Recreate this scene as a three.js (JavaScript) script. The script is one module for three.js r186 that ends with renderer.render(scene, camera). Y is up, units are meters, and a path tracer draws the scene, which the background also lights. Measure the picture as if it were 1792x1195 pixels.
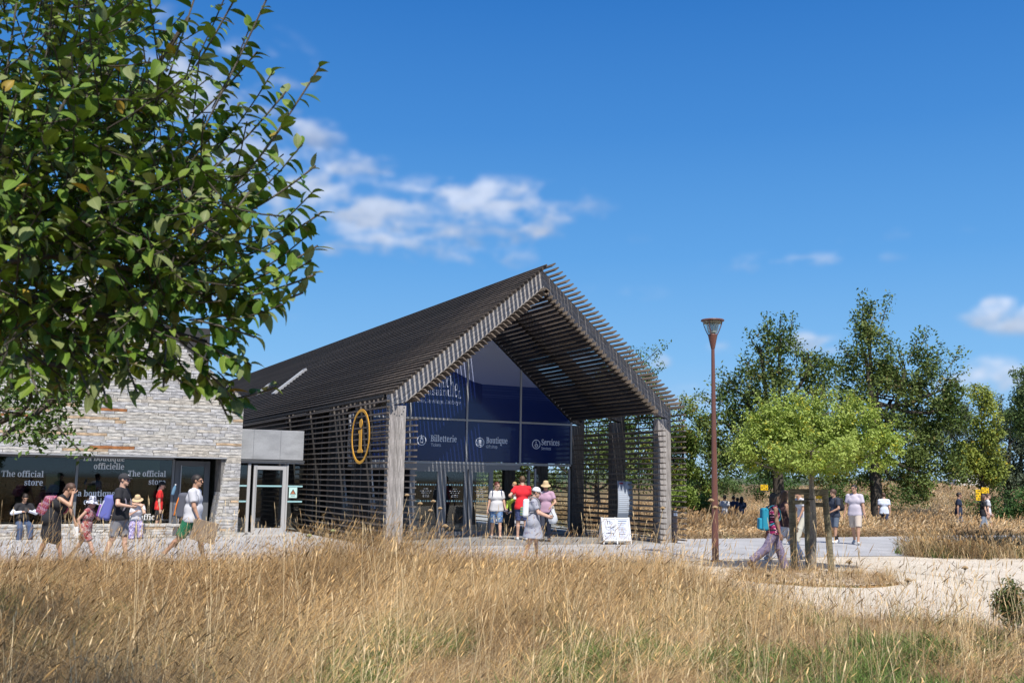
import * as THREE from 'three';
import { mergeGeometries, toCreasedNormals } from 'three/addons/utils/BufferGeometryUtils.js';
import { RoundedBoxGeometry } from 'three/addons/geometries/RoundedBoxGeometry.js';

const scene = new THREE.Scene();
const V3 = (x, y, z) => new THREE.Vector3(x, y, z);
// ---------- camera ----------
const EYE = 1.8, F = 1760, PITCH = 0.137, ROLL = 0.0155, YAW = 0.48;
const camera = new THREE.PerspectiveCamera(2 * Math.atan(597.5 / F) * 180 / Math.PI, 1792 / 1195, 0.1, 6000);
camera.position.set(0, EYE, 0);
camera.rotation.set(PITCH, 0, ROLL);
camera.focus = 24; camera.userData.fStop = 6.3;
camera.updateMatrixWorld(true);
const CAMROT = new THREE.Matrix4().makeRotationFromEuler(camera.rotation);
const ray = (px, py) => V3((px - 896) / F, -(py - 597.5) / F, -1).applyMatrix4(CAMROT);
const at = (px, py, depth) => { const d = ray(px, py); return d.multiplyScalar(depth / -d.z).add(V3(0, EYE, 0)); };
const groundAt = (px, py, h = 0) => { const d = ray(px, py); return d.multiplyScalar((h - EYE) / d.y).add(V3(0, EYE, 0)); };

// ---------- random and noise ----------
const rng = s => () => { s |= 0; s = s + 0x6D2B79F5 | 0; let t = Math.imul(s ^ s >>> 15, 1 | s); t = t + Math.imul(t ^ t >>> 7, 61 | t) ^ t; return ((t ^ t >>> 14) >>> 0) / 4294967296; };
const hash = (x, y, s = 0) => { let h = Math.imul(x, 374761393) ^ Math.imul(y, 668265263) ^ Math.imul(s + 11, 1274126177); h = Math.imul(h ^ h >>> 13, 1274126177); return ((h ^ h >>> 16) >>> 0) / 4294967296; };
const mod = (a, b) => ((a % b) + b) % b;
function vnoise(x, y, px = 0, py = 0, s = 0) {
  const xi = Math.floor(x), yi = Math.floor(y); let fx = x - xi, fy = y - yi;
  fx = fx * fx * (3 - 2 * fx); fy = fy * fy * (3 - 2 * fy);
  const X = px ? mod(xi, px) : xi, X1 = px ? mod(xi + 1, px) : xi + 1, Y = py ? mod(yi, py) : yi, Y1 = py ? mod(yi + 1, py) : yi + 1;
  const a = hash(X, Y, s), b = hash(X1, Y, s), c = hash(X, Y1, s), d = hash(X1, Y1, s);
  return (a + (b - a) * fx) * (1 - fy) + (c + (d - c) * fx) * fy;
}
function fbm(x, y, oct = 4, px = 0, py = 0, s = 0) {
  let v = 0, a = .5, n = 0;
  for (let i = 0; i < oct; i++) { v += a * vnoise(x, y, px, py, s + i); n += a; a *= .5; x *= 2; y *= 2; px *= 2; py *= 2; }
  return v / n;
}
const clamp = (x, a = 0, b = 1) => Math.min(b, Math.max(a, x));
const sstep = (a, b, x) => { const t = clamp((x - a) / (b - a)); return t * t * (3 - 2 * t); };
const mix = (a, b, t) => a + (b - a) * t;

// ---------- sky: gradient of clear air with cumulus, one float texture ----------
const TOSUN = V3(.144, .833, .535).normalize();
const azel = (px, py) => { const d = ray(px, py).normalize(); return [Math.atan2(d.x, -d.z), Math.asin(d.y)]; };
// each cloud: centre pixel in the photograph, half sizes (radians), density, roundness
const CLOUDS = [[760, 372, .135, .032, .95], [640, 420, .085, .026, .75], [630, 290, .032, .014, .7], [850, 380, .07, .03, .7], [865, 452, .045, .013, .6], [560, 232, .035, .015, .55], [560, 330, .06, .03, .5], [430, 150, .06, .045, .62], [250, 110, .07, .05, .65], [340, 260, .08, .06, .5], [500, 300, .05, .03, .5],
  [1340, 462, .055, .009, .34], [1470, 455, .05, .006, .3], [1600, 412, .06, .007, .16], [1070, 420, .03, .006, .14],
  [1752, 550, .03, .014, .95], [1800, 555, .04, .018, .9], [1740, 660, .027, .019, 1.05], [1700, 672, .03, .012, .7], [1770, 672, .045, .012, .8], [1250, 612, .017, .008, .9], [1412, 597, .017, .010, 1], [1440, 608, .035, .010, .7], [1148, 630, .014, .009, .95], [1225, 700, .03, .013, .5], [1080, 520, .05, .01, .12], [300, 560, .09, .03, .45], [120, 420, .1, .05, .6]].map(c => [...azel(c[0], c[1]), ...c.slice(2)]);
{
  const W = 2048, H = 1024, data = new Float32Array(W * H * 4);
  const stops = [[-.2, [.24, .27, .28]], [-.012, [.33, .40, .46]], [.0, [.40, .575, .76]], [.05, [.305, .52, .77]], [.12, [.190, .43, .745]], [.22, [.105, .32, .675]], [.34, [.055, .225, .575]], [.47, [.028, .158, .48]], [.7, [.017, .115, .40]], [1.6, [.015, .085, .32]]];
  for (let j = 0; j < H; j++) {
    const el = ((j + .5) / H - .5) * Math.PI;
    let k = 0; while (k < stops.length - 2 && el > stops[k + 1][0]) k++;
    const t = clamp((el - stops[k][0]) / (stops[k + 1][0] - stops[k][0]));
    const base = stops[k][1].map((a, i) => mix(a, stops[k + 1][1][i], t) * .93);
    for (let i = 0; i < W; i++) {
      // three's equirect: u = atan2(z, x) / 2pi + 0.5
      const phi = ((i + .5) / W - .5) * 2 * Math.PI, dx = Math.cos(phi), dz = Math.sin(phi), az = Math.atan2(dx, -dz);
      let c = [...base];
      if (el > 0) {
        const ce = Math.cos(el), sd = dx * ce * TOSUN.x + Math.sin(el) * TOSUN.y + dz * ce * TOSUN.z;
        const g = Math.pow(Math.max(0, sd), 6) * .10 + Math.pow(Math.max(0, sd), 60) * .5;
        c = c.map((a, q) => a + g * [.9, .95, 1][q]);
        let d = 0, top = 0;
        const near = Math.abs(az) < .8 && el < .75;
        if (near) for (const [ca, ch, ra, rh, den] of CLOUDS) {
          const x = (az - ca) * Math.cos(ch) / ra, y = (el - ch) / (rh * (el < ch ? .8 : 1)), q = x * x + y * y;
          if (q < 4) { const w = Math.max(0, 1 - q * .5); const a = den * w; if (a > d) { top = y; } d = d + a * (1 - d * .55); }
        }
        const far = sstep(.75, 1.1, Math.abs(az)) * sstep(.02, .1, el);  // round the rest of the sky: scattered clouds of the same kind
        if (far > 0) d = Math.max(d, far * 1.25 * sstep(.56, .74, fbm(Math.cos(az) * 4 / (el + .35) + 20, Math.sin(az) * 4 / (el + .35) + 20, 4, 0, 0, 3)));
        if (d > .005) {
          const wx = (fbm(az * 14 + 3, el * 30 + 1, 3, 0, 0, 27) - .5) * 1.6, n = fbm(az * 26 + 40 + el * 9 + wx, el * 62 - az * 6 + 9 - wx, 6, 0, 0, 7), n2 = fbm(az * 80 + 5, el * 120 + 3, 4, 0, 0, 17);
          let a = sstep(.42, 1.12, Math.min(d, 1.05) * .46 + .36 + (n - .5) * 1.5 + (n2 - .5) * .4);
          a *= Math.min(1, d * 1.6) * .76;
          const lum = clamp(.49 + .12 * top + .22 * (n2 - .5) + .08 * d, .38, .74);
          c = c.map((b, q) => mix(b, lum * [.90, .98, 1.16][q], a));
        }
      }
      const o = (j * W + i) * 4; data[o] = c[0]; data[o + 1] = c[1]; data[o + 2] = c[2]; data[o + 3] = 1;
    }
  }
  const tex = new THREE.DataTexture(data, W, H, THREE.RGBAFormat, THREE.FloatType);
  tex.mapping = THREE.EquirectangularReflectionMapping; tex.magFilter = tex.minFilter = THREE.LinearFilter; tex.colorSpace = THREE.LinearSRGBColorSpace; tex.needsUpdate = true;
  scene.background = tex; scene.environment = tex;
}
// ---------- sun and exposure ----------
const sun = new THREE.DirectionalLight(new THREE.Color(1, .94, .85), 5);
sun.position.copy(TOSUN).multiplyScalar(120).add(V3(2, 0, -26)); sun.target.position.set(2, 0, -26);
sun.castShadow = true; sun.shadow.mapSize.set(4096, 4096);
Object.assign(sun.shadow.camera, { left: -60, right: 60, top: 60, bottom: -60, near: 1, far: 400 });
scene.add(sun, sun.target);
const renderer = new THREE.WebGLRenderer({ antialias: true });
renderer.toneMapping = THREE.LinearToneMapping; renderer.toneMappingExposure = 1.28;
renderer.shadowMap.enabled = true; renderer.setSize(1024, 682);

// ---------- helpers ----------
const used = new Map();
const numbered = n => { const k = used.get(n) ?? 0; used.set(n, k + 1); return k ? `${n}_${String(k).padStart(3, '0')}` : n; };
function tag(o, label, category, group, kind) { o.userData = { ...o.userData, label, category }; if (group) o.userData.group = group; if (kind) o.userData.kind = kind; return o; }
function thing(name, label, category, pos = [0, 0, 0], turn = 0, group) {
  const g = new THREE.Group(); g.name = numbered(name); scene.add(g);
  if (pos.isVector3) g.position.copy(pos); else g.position.set(...pos);
  g.rotation.y = turn; return tag(g, label, category, group);
}
const flat = a => a.map(g => { const h = g.index ? g.toNonIndexed() : g; for (const k of Object.keys(h.attributes)) if (!['position', 'normal', 'uv', 'color'].includes(k)) h.deleteAttribute(k); return h; });
function merged(geos) {
  if (!Array.isArray(geos)) return geos;
  if (geos.length === 1) return geos[0];
  const l = flat(geos), col = l.some(g => g.attributes.color);
  for (const g of l) { const n = g.attributes.position.count; if (col && !g.attributes.color) g.setAttribute('color', new THREE.BufferAttribute(new Float32Array(n * 3).fill(1), 3)); if (!g.attributes.uv) g.setAttribute('uv', new THREE.BufferAttribute(new Float32Array(n * 2), 2)); if (!g.attributes.normal) g.computeVertexNormals(); }
  return mergeGeometries(l);
}
function part(name, geos, m, parent, label) {
  const o = new THREE.Mesh(merged(geos), m); o.name = name; o.castShadow = o.receiveShadow = true;
  if (label) o.userData.label = label;
  (parent ?? scene).add(o); return o;
}
function struct(name, geos, m) { const o = part(numbered(name), geos, m); o.userData.kind = 'structure'; return o; }
// a box whose uv are metres, u along its longest side
function box(w, h, d, x = 0, y = 0, z = 0) {
  const g = new THREE.BoxGeometry(w, h, d), p = g.attributes.position, n = g.attributes.normal, u = g.attributes.uv, big = Math.max(w, h, d);
  for (let i = 0; i < p.count; i++) {
    const X = p.getX(i), Y = p.getY(i), Z = p.getZ(i), ax = Math.abs(n.getX(i)) > .5 ? [[Z, d], [Y, h]] : Math.abs(n.getY(i)) > .5 ? [[X, w], [Z, d]] : [[X, w], [Y, h]];
    if (ax[1][1] > ax[0][1]) ax.reverse();
    u.setXY(i, ax[0][0] + x + z * .37, ax[1][0] + y * .7 + z * .3 + x * .21);
  }
  return g.translate(x, y, z);
}
const rounded = (w, h, d, r, x = 0, y = 0, z = 0, seg = 2) => new RoundedBoxGeometry(w, h, d, seg, Math.min(r, w / 2.01, h / 2.01, d / 2.01)).translate(x, y, z);
function bar(a, b, r, seg = 6, r2 = r) {   // a round bar from a to b
  const d = V3().subVectors(b, a), g = new THREE.CylinderGeometry(r2, r, d.length(), seg, 1).translate(0, d.length() / 2, 0);
  return g.applyQuaternion(new THREE.Quaternion().setFromUnitVectors(V3(0, 1, 0), d.normalize())).translate(a.x, a.y, a.z);
}
const tube = (pts, r, seg = 12, rad = 6) => new THREE.TubeGeometry(new THREE.CatmullRomCurve3(pts), seg, r, rad);
const lathe = (pts, seg = 20) => new THREE.LatheGeometry(pts.map(p => new THREE.Vector2(...p)), seg);
const lin = (r, g, b) => new THREE.Color().setRGB(r, g, b);
const hexc = h => new THREE.Color(h);
const mat = (color, roughness = .8, more = {}) => new THREE.MeshStandardMaterial({ color, roughness, ...more });
const phys = (color, roughness, more = {}) => new THREE.MeshPhysicalMaterial({ color, roughness, ...more });
function dtex(w, h, fn, srgb = true) {   // fn(u, v) -> grey or [r, g, b] in 0..1
  const d = new Uint8Array(w * h * 4);
  for (let j = 0; j < h; j++) for (let i = 0; i < w; i++) {
    let c = fn(i / w, j / h); if (typeof c === 'number') c = [c, c, c];
    const o = (j * w + i) * 4; for (let k = 0; k < 3; k++) d[o + k] = clamp(c[k]) * 255; d[o + 3] = 255;
  }
  const t = new THREE.DataTexture(d, w, h); t.wrapS = t.wrapT = THREE.RepeatWrapping; t.magFilter = THREE.LinearFilter; t.minFilter = THREE.LinearMipmapLinearFilter; t.generateMipmaps = true;
  if (srgb) t.colorSpace = THREE.SRGBColorSpace; t.needsUpdate = true; return t;
}
const rep = (t, x, y) => { const c = t.clone(); c.repeat.set(x, y); c.needsUpdate = true; return c; };
function canvasTex(w, h, draw) {
  const c = document.createElement('canvas'); c.width = w; c.height = h; draw(c.getContext('2d'), w, h);
  const t = new THREE.CanvasTexture(c); t.colorSpace = THREE.SRGBColorSpace; t.anisotropy = 8; return t;
}
// ---------- shared materials ----------
const TX = {};
TX.wood = dtex(512, 256, (u, v) => { const g = fbm(u * 6, v * 90, 3, 6, 90, 1), w = fbm(u * 3, v * 26, 3, 3, 26, 4), k = vnoise(u * 40, v * 200, 40, 200, 8); return .84 + .36 * (g - .5) + .36 * (w - .5) + .14 * (k - .5); });
TX.stone = dtex(256, 256, (u, v) => .88 + .5 * (fbm(u * 8, v * 8, 5, 8, 8, 2) - .5) + .25 * (vnoise(u * 90, v * 90, 90, 90, 5) - .5));
TX.concrete = dtex(512, 512, (u, v) => .86 + .24 * (fbm(u * 5, v * 5, 5, 5, 5, 21) - .5) + .10 * (vnoise(u * 160, v * 160, 160, 160, 6) - .5) + (hash(Math.floor(u * 256), Math.floor(v * 256), 9) > .96 ? -.10 : 0));
TX.gravel = dtex(512, 512, (u, v) => { const g = hash(Math.floor(u * 256), Math.floor(v * 256), 3), f = fbm(u * 5, v * 5, 4, 5, 5, 31); return [.91 + .16 * (g - .5) + .13 * (f - .5), .88 + .16 * (g - .5) + .13 * (f - .5), .83 + .16 * (g - .5) + .14 * (f - .5)]; });
TX.grain = dtex(256, 256, (u, v) => fbm(u * 30, v * 30, 4, 30, 30, 12), false);
TX.soil = dtex(512, 512, (u, v) => { const f = fbm(u * 6, v * 6, 5, 6, 6, 41), g = fbm(u * 60, v * 60, 3, 60, 60, 43), k = sstep(.5, .68, fbm(u * 4, v * 4, 4, 4, 4, 47)); return [mix(.62, .34, k) + .5 * (g - .5) + .2 * (f - .5), mix(.50, .36, k) + .45 * (g - .5) + .2 * (f - .5), mix(.31, .17, k) + .3 * (g - .5) + .12 * (f - .5)]; });
const woodMat = (c, r = .86) => mat(c, r, { map: TX.wood, bumpMap: TX.wood, bumpScale: .004, vertexColors: false });
const M = {
  slat: [[.185, .150, .122], [.165, .133, .110], [.205, .170, .142], [.148, .12, .10]].map(c => mat(lin(...c), .85, { map: TX.wood, vertexColors: true })),
  roofSlat: [[.074, .061, .052], [.064, .053, .046], [.085, .071, .061], [.058, .049, .042]].map(c => mat(lin(...c), .85, { map: TX.wood, vertexColors: true })),
  timberShaded: woodMat(lin(.19, .17, .16)),
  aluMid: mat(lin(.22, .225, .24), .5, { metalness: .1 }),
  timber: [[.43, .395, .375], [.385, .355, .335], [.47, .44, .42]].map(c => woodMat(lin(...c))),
  steel: mat(lin(.42, .43, .45), .45, { metalness: .3 }),
  alu: mat(lin(.36, .365, .38), .5, { metalness: .1 }),
  aluDark: mat(lin(.10, .105, .115), .5),
  membrane: mat(lin(.025, .024, .024), .9),
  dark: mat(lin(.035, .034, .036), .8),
  grey: mat(lin(.28, .28, .29), .6),
  white: mat(lin(.78, .78, .78), .55),
  black: mat(lin(.02, .02, .022), .5),
  glass: phys(lin(.93, .96, .95), 0, { transmission: 1, thickness: 0, ior: 1.5 }),
  shopGlass: phys(lin(.50, .56, .54), 0, { transmission: 1, thickness: 0, ior: 1.6 }),
  band: phys(lin(.45, .72, .76), .5, { transmission: .35, thickness: 0 }),
  ochre: mat(lin(.72, .36, .035), .5),
  bark: mat(lin(.16, .13, .10), .95, { map: TX.wood, bumpMap: TX.stone, bumpScale: .01 }),
  barkPale: mat(lin(.30, .26, .21), .95, { map: TX.stone, bumpMap: TX.stone, bumpScale: .008 }),
  barkDark: mat(lin(.075, .062, .05), .95, { bumpMap: TX.stone, bumpScale: .02 }),
};
// ================= the setting =================
const terrain = (x, z) => -.5 * sstep(-37, -50, z) * sstep(2, 7, x) + 1.9 * sstep(-58, -95, z) * sstep(17, 34, x) + .25 * sstep(-40, -70, z) * (fbm(x * .06, z * .06, 3, 0, 0, 5) - .5);
{
  const xs = [], zs = [];
  for (const v of [-2500, -1200, -600, -300, -160, -100]) xs.push(v); for (let x = -70; x <= 90; x += 4) xs.push(x); for (const v of [110, 160, 300, 600, 1200, 2500]) xs.push(v);
  for (const v of [400, 120, 40]) zs.push(v); for (let z = 12; z >= -120; z -= 4) zs.push(z); for (const v of [-150, -200, -300, -600, -1200, -2600]) zs.push(v);
  const P = [], U = [], I = [];
  zs.forEach(z => xs.forEach(x => { P.push(x, terrain(x, z) - .02, z); U.push(x / 3.1, z / 3.1); }));
  for (let j = 0; j < zs.length - 1; j++) for (let i = 0; i < xs.length - 1; i++) { const a = j * xs.length + i; I.push(a, a + 1, a + xs.length, a + 1, a + xs.length + 1, a + xs.length); }
  const g = new THREE.BufferGeometry(); g.setAttribute('position', new THREE.Float32BufferAttribute(P, 3)); g.setAttribute('uv', new THREE.Float32BufferAttribute(U, 2)); g.setIndex(I); g.computeVertexNormals();
  struct('ground', g, mat(lin(.55, .55, .55), 1, { map: TX.soil }));
}
// smooth outline through points, as a flat sheet at height y
function sheet(name, pts, y, m, uvs = 1, smooth = true) {
  const c = smooth ? new THREE.CatmullRomCurve3(pts.map(p => V3(p[0], 0, p[1])), true, 'centripetal').getPoints(pts.length * 8) : pts.map(p => V3(p[0], 0, p[1]));
  const g = new THREE.ShapeGeometry(new THREE.Shape(c.map(p => new THREE.Vector2(p.x, -p.z)))).rotateX(-Math.PI / 2).translate(0, y, 0), u = g.attributes.uv, p = g.attributes.position;
  for (let i = 0; i < p.count; i++) u.setXY(i, p.getX(i) / uvs, p.getZ(i) / uvs);
  return struct(name, g, m);
}
const concreteM = mat(lin(.50, .50, .51), .9, { map: TX.concrete, bumpMap: TX.concrete, bumpScale: .003 });
sheet('gravel_path', [[4.2, -25], [3.4, -20.4], [3.5, -16], [4.6, -12.6], [8, -11.2], [14, -10.4], [30, -9], [60, -9], [60, -33], [30, -29], [22, -28], [14, -27], [9, -26.6], [6, -26]], -.010, mat(lin(.66, .625, .575), .95, { map: TX.gravel, bumpMap: TX.gravel, bumpScale: .005 }), 3.1);
// the concrete plaza and the path that leaves it to the right
sheet('plaza', [[-60, -19.7], [-30, -19.7], [-12, -19.9], [-6, -20.0], [-1.2, -20.6], [2.4, -22.6], [5.2, -24.5], [8.2, -26.1], [12, -27.3], [20, -29.5], [60, -40], [60, -49], [30, -42.5], [17, -38.5], [10, -35], [5.9, -33.4], [5.2, -33.5], [-10, -78], [-60, -60]], .0, concreteM, 3.7, false);
{ // joints of the plaza: thin dark saw cuts
  const g = []; for (let k = 0; k < 9; k++) { const a = -13 + k * 2.6; g.push(box(.022, .003, 9, 0, 0, 0).rotateY(YAW).translate(a, .0055, -25.2 + k * .3)); } for (let k = 0; k < 3; k++) g.push(box(13, .0026, .022, 0, 0, 0).rotateY(YAW).translate(-4.5 + k * 1.4, .0055, -22.9 - k * 2.6));
  struct('plaza_joints', g, mat(lin(.16, .16, .16), 1));
}
// mulch ring round the staked tree
{
  const P = [], I = [], U = [], C = [5.95, -19.9], N = 40, R = rng(5);
  for (let r = 0; r <= 6; r++) for (let i = 0; i < N; i++) { const a = i / N * 6.2832, q = r / 6, k = 1 + .1 * (fbm(Math.cos(a) * 2 + 5, Math.sin(a) * 2 + 5, 3) - .5) * 2; P.push(C[0] + Math.cos(a) * 1.5 * q * k, (r === 6 ? -.012 : .006 + .03 * (1 - q * q) + .02 * R()), C[1] + Math.sin(a) * 1.5 * q * k); U.push(P.at(-3), P.at(-1)); }
  for (let r = 0; r < 6; r++) for (let i = 0; i < N; i++) { const a = r * N + i, b = r * N + (i + 1) % N; I.push(a, b, a + N, b, b + N, a + N); }
  const g = new THREE.BufferGeometry(); g.setAttribute('position', new THREE.Float32BufferAttribute(P, 3)); g.setAttribute('uv', new THREE.Float32BufferAttribute(U, 2)); g.setIndex(I); g.computeVertexNormals();
  struct('mulch_bed', g, mat(lin(.78, .70, .62), 1, { map: TX.soil }));
}
// far hills, low, with blue distance haze mixed into the farther colour
{
  const hill = (z, h0, h1, s, c) => { const P = [], I = []; const N = 120; for (let i = 0; i <= N; i++) { const x = (i / N - .5) * 4200, h = h0 + h1 * fbm(i / N * 14 + s, s, 4, 0, 0, s); P.push(x, -2, z + 40, x, h * .7, z, x, h * .8, z - 160); } for (let i = 0; i < N; i++) { const a = i * 3; I.push(a, a + 3, a + 1, a + 1, a + 3, a + 4, a + 1, a + 4, a + 2, a + 2, a + 4, a + 5); } const g = new THREE.BufferGeometry(); g.setAttribute('position', new THREE.Float32BufferAttribute(P, 3)); g.setIndex(I); g.computeVertexNormals(); struct('hills', g, mat(c, 1)); };
  hill(-1500, 6, 18, 3, lin(.075, .10, .085)); hill(-700, 3, 9, 8, lin(.07, .085, .04));
}
//scene.fog = new THREE.FogExp2(lin(.62, .72, .86), .00035);
// ================= the slatted visitor pavilion =================
const BO = V3(-3.235, 0, -26.71), U = V3(Math.cos(YAW), 0, -Math.sin(YAW)), VV = V3(-Math.sin(YAW), 0, -Math.cos(YAW));
const B = (u, y, v) => BO.clone().addScaledVector(U, u).addScaledVector(VV, v).add(V3(0, y, 0));
const onV = (px, py, v) => { const d = ray(px, py), e = V3(0, EYE, 0).sub(BO), t = (v - e.dot(VV)) / d.dot(VV), p = e.addScaledVector(d, t); return [p.dot(U), p.y]; };   // where a sight line meets the plane v
const onU = (px, py, u) => { const d = ray(px, py), e = V3(0, EYE, 0).sub(BO), t = (u - e.dot(U)) / d.dot(U), p = e.addScaledVector(d, t); return [p.dot(VV), p.y]; };
const BW = 9.2, HC = 4.007, HR = 7.905, SL = Math.atan((HR - HC) / (BW / 2)), SLEN = Math.hypot(BW / 2, HR - HC), BLEN = 46, GV = 4.9;
const pav = thing('visitor_pavilion', 'large gabled timber pavilion with dark slatted roof and blue glazed front', 'building', BO, YAW);
const cS = Math.cos(SL), sS = Math.sin(SL);
// slat running along v from v0 to v1, cross section th (along the surface) by dp (out of it), slanted tip, boards of about four metres
function slatGeo(v0, v1, th, dp, seed, tip = .05) {
  const R = rng(seed), geos = []; let v = v0;
  const n = Math.max(1, Math.round((v1 - v0) / 4.1)), cuts = [...Array(n)].map((_, k) => v0 + (v1 - v0) * (k + 1) / n); if (tip) cuts.unshift(v0 + .75);
  for (let k = 0; k < cuts.length; k++) {
    const a = v, b = cuts[k]; v = b;
    const g = box(th, dp, b - a - (tip && k === 0 ? 0 : .004), 0, 0, -(a + b) / 2), p = g.attributes.position, o = (R() - .5) * .007, o2 = (R() - .5) * .006;
    const c = .88 + R() * .22, w = (R() - .5) * .03, col = new Float32Array(p.count * 3);
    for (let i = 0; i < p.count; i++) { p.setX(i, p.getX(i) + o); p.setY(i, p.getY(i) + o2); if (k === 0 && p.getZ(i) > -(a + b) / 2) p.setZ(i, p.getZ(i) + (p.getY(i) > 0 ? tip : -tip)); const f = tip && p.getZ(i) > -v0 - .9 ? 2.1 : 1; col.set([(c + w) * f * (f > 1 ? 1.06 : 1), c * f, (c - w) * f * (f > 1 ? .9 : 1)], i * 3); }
    g.setAttribute('color', new THREE.BufferAttribute(col, 3)); geos.push(g);
  }
  return merged(geos);
}
const TH = .038, DP = .102, PITCHS = .162;
{
  const R = rng(77), pool = {};
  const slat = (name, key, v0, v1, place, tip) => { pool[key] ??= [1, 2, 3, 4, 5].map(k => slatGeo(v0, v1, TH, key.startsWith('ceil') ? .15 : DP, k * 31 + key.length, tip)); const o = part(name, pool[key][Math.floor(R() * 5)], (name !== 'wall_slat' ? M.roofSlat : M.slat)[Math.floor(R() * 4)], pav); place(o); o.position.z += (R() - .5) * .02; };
  const nR = Math.floor(SLEN / PITCHS);
  for (const s of [0, 1]) for (let k = 0; k <= nR; k++) {   // roof: outer layer
    const d = .03 + k * PITCHS, n = .06;
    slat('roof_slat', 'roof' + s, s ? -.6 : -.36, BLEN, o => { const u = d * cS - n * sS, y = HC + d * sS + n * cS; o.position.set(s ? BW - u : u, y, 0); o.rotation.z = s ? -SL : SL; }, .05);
  }
  for (const s of [0, 1]) for (let k = 1; k <= nR - 4; k++) {   // roof: inner layer under the rafters of the porch
    const d = .32 + k * PITCHS, n = -.44 - .08;
    slat('ceiling_slat', 'ceil' + s, s ? -.3 : -.26, GV - .12, o => { const u = d * cS - n * sS, y = HC + d * sS + n * cS; o.position.set(s ? BW - u : u, y, 0); o.rotation.z = s ? -SL : SL; }, -.05);  // dim underside and lit front tips are painted through the slat colours
  }
  for (let k = 0; k < 24; k++) {   // walls, outer and inner layers
    const y = .10 + k * .1625;
    slat('wall_slat', y > 3.28 ? 'wl_long' : 'wl', -.10, y > 3.28 ? BLEN : 7.9, o => { o.position.set(-.06, y, 0); o.rotation.z = Math.PI / 2; }, 0);
    slat('wall_slat', 'wr', -.62, BLEN - 1, o => { o.position.set(BW + .06, y, 0); o.rotation.z = Math.PI / 2; }, 0);
    if (y < 3.5) {
      slat('wall_slat', 'il', -.60, GV - .12, o => { o.position.set(.48 + .06, y, 0); o.rotation.z = Math.PI / 2; }, 0);
      slat('wall_slat', 'ir', -.42, GV - .12, o => { o.position.set(BW - .48 - .06, y, 0); o.rotation.z = Math.PI / 2; }, 0);
    }
  }
  // portals: posts of three boards, rafters
  const rafterGeo = (t, sgn) => {   // from the outer corner up to the ridge, mitred there
    const dep = .44, v = dep / cS, s = new THREE.Shape([[0, HC], [BW / 2, HR], [BW / 2, HR - v], [.48, HC + .48 * Math.tan(SL) - v], [.0, HC - .30]].map(a => new THREE.Vector2(...a)));
    const g = new THREE.ExtrudeGeometry(s, { depth: t, bevelEnabled: false }), p = g.attributes.position, uv = g.attributes.uv;
    for (let i = 0; i < p.count; i++) { const x = p.getX(i), y = p.getY(i); uv.setXY(i, x * cS + y * sS, -x * sS + y * cS + p.getZ(i)); }
    if (sgn) { g.scale(-1, 1, 1).translate(BW, 0, 0); const q = g.attributes.position, nn = g.attributes.normal; for (const a of [q, nn, uv]) for (let i = 0; i < a.count; i += 3) for (let c = 0; c < a.itemSize; c++) { const x = a.array[(i + 1) * a.itemSize + c]; a.array[(i + 1) * a.itemSize + c] = a.array[(i + 2) * a.itemSize + c]; a.array[(i + 2) * a.itemSize + c] = x; } }
    return g;
  };
  const raf = [rafterGeo(.22, 0), rafterGeo(.22, 1)];
  const boards = [.165, .14, .175].map((w, i) => box(w - .004, HC - .28, .22 + (i === 1 ? .012 : 0), 0, (HC - .28) / 2, 0));
  for (const v of [0, 2.55, 5.05, 7.6, 10.2]) for (const s of [0, 1]) {  // inner frames: porch shade is put into their darker timber colour
    const r = part('rafter', raf[s], v > 0 ? M.timberShaded : M.timber[s ? 1 : 2], pav); r.position.z = -v - .22;
    let x = 0; boards.forEach((g, i) => { const w = [.165, .14, .175][i], cx = x + w / 2; x += w; const b = part('post_board', g, v > 0 ? (s ? M.timberShaded : M.dark) : M.timber[(i + s) % 3], pav); b.position.set(s ? BW - cx : cx, 0, -v - .11); });  // left inner posts painted near black so sun stripes do not show
  }
  // bolts of the front knees
  const bg = new THREE.CylinderGeometry(.016, .016, .02, 8).rotateX(Math.PI / 2);
  for (const s of [0, 1]) for (let k = 0; k < 14; k++) { const a = k / 14 * Math.PI * 2, x = .25 + .17 * Math.cos(a), y = HC - .32 + .23 * Math.sin(a); const b = part('bolt', bg, M.aluDark, pav); b.position.set(s ? BW - x : x, y, .004); }
}
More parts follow.
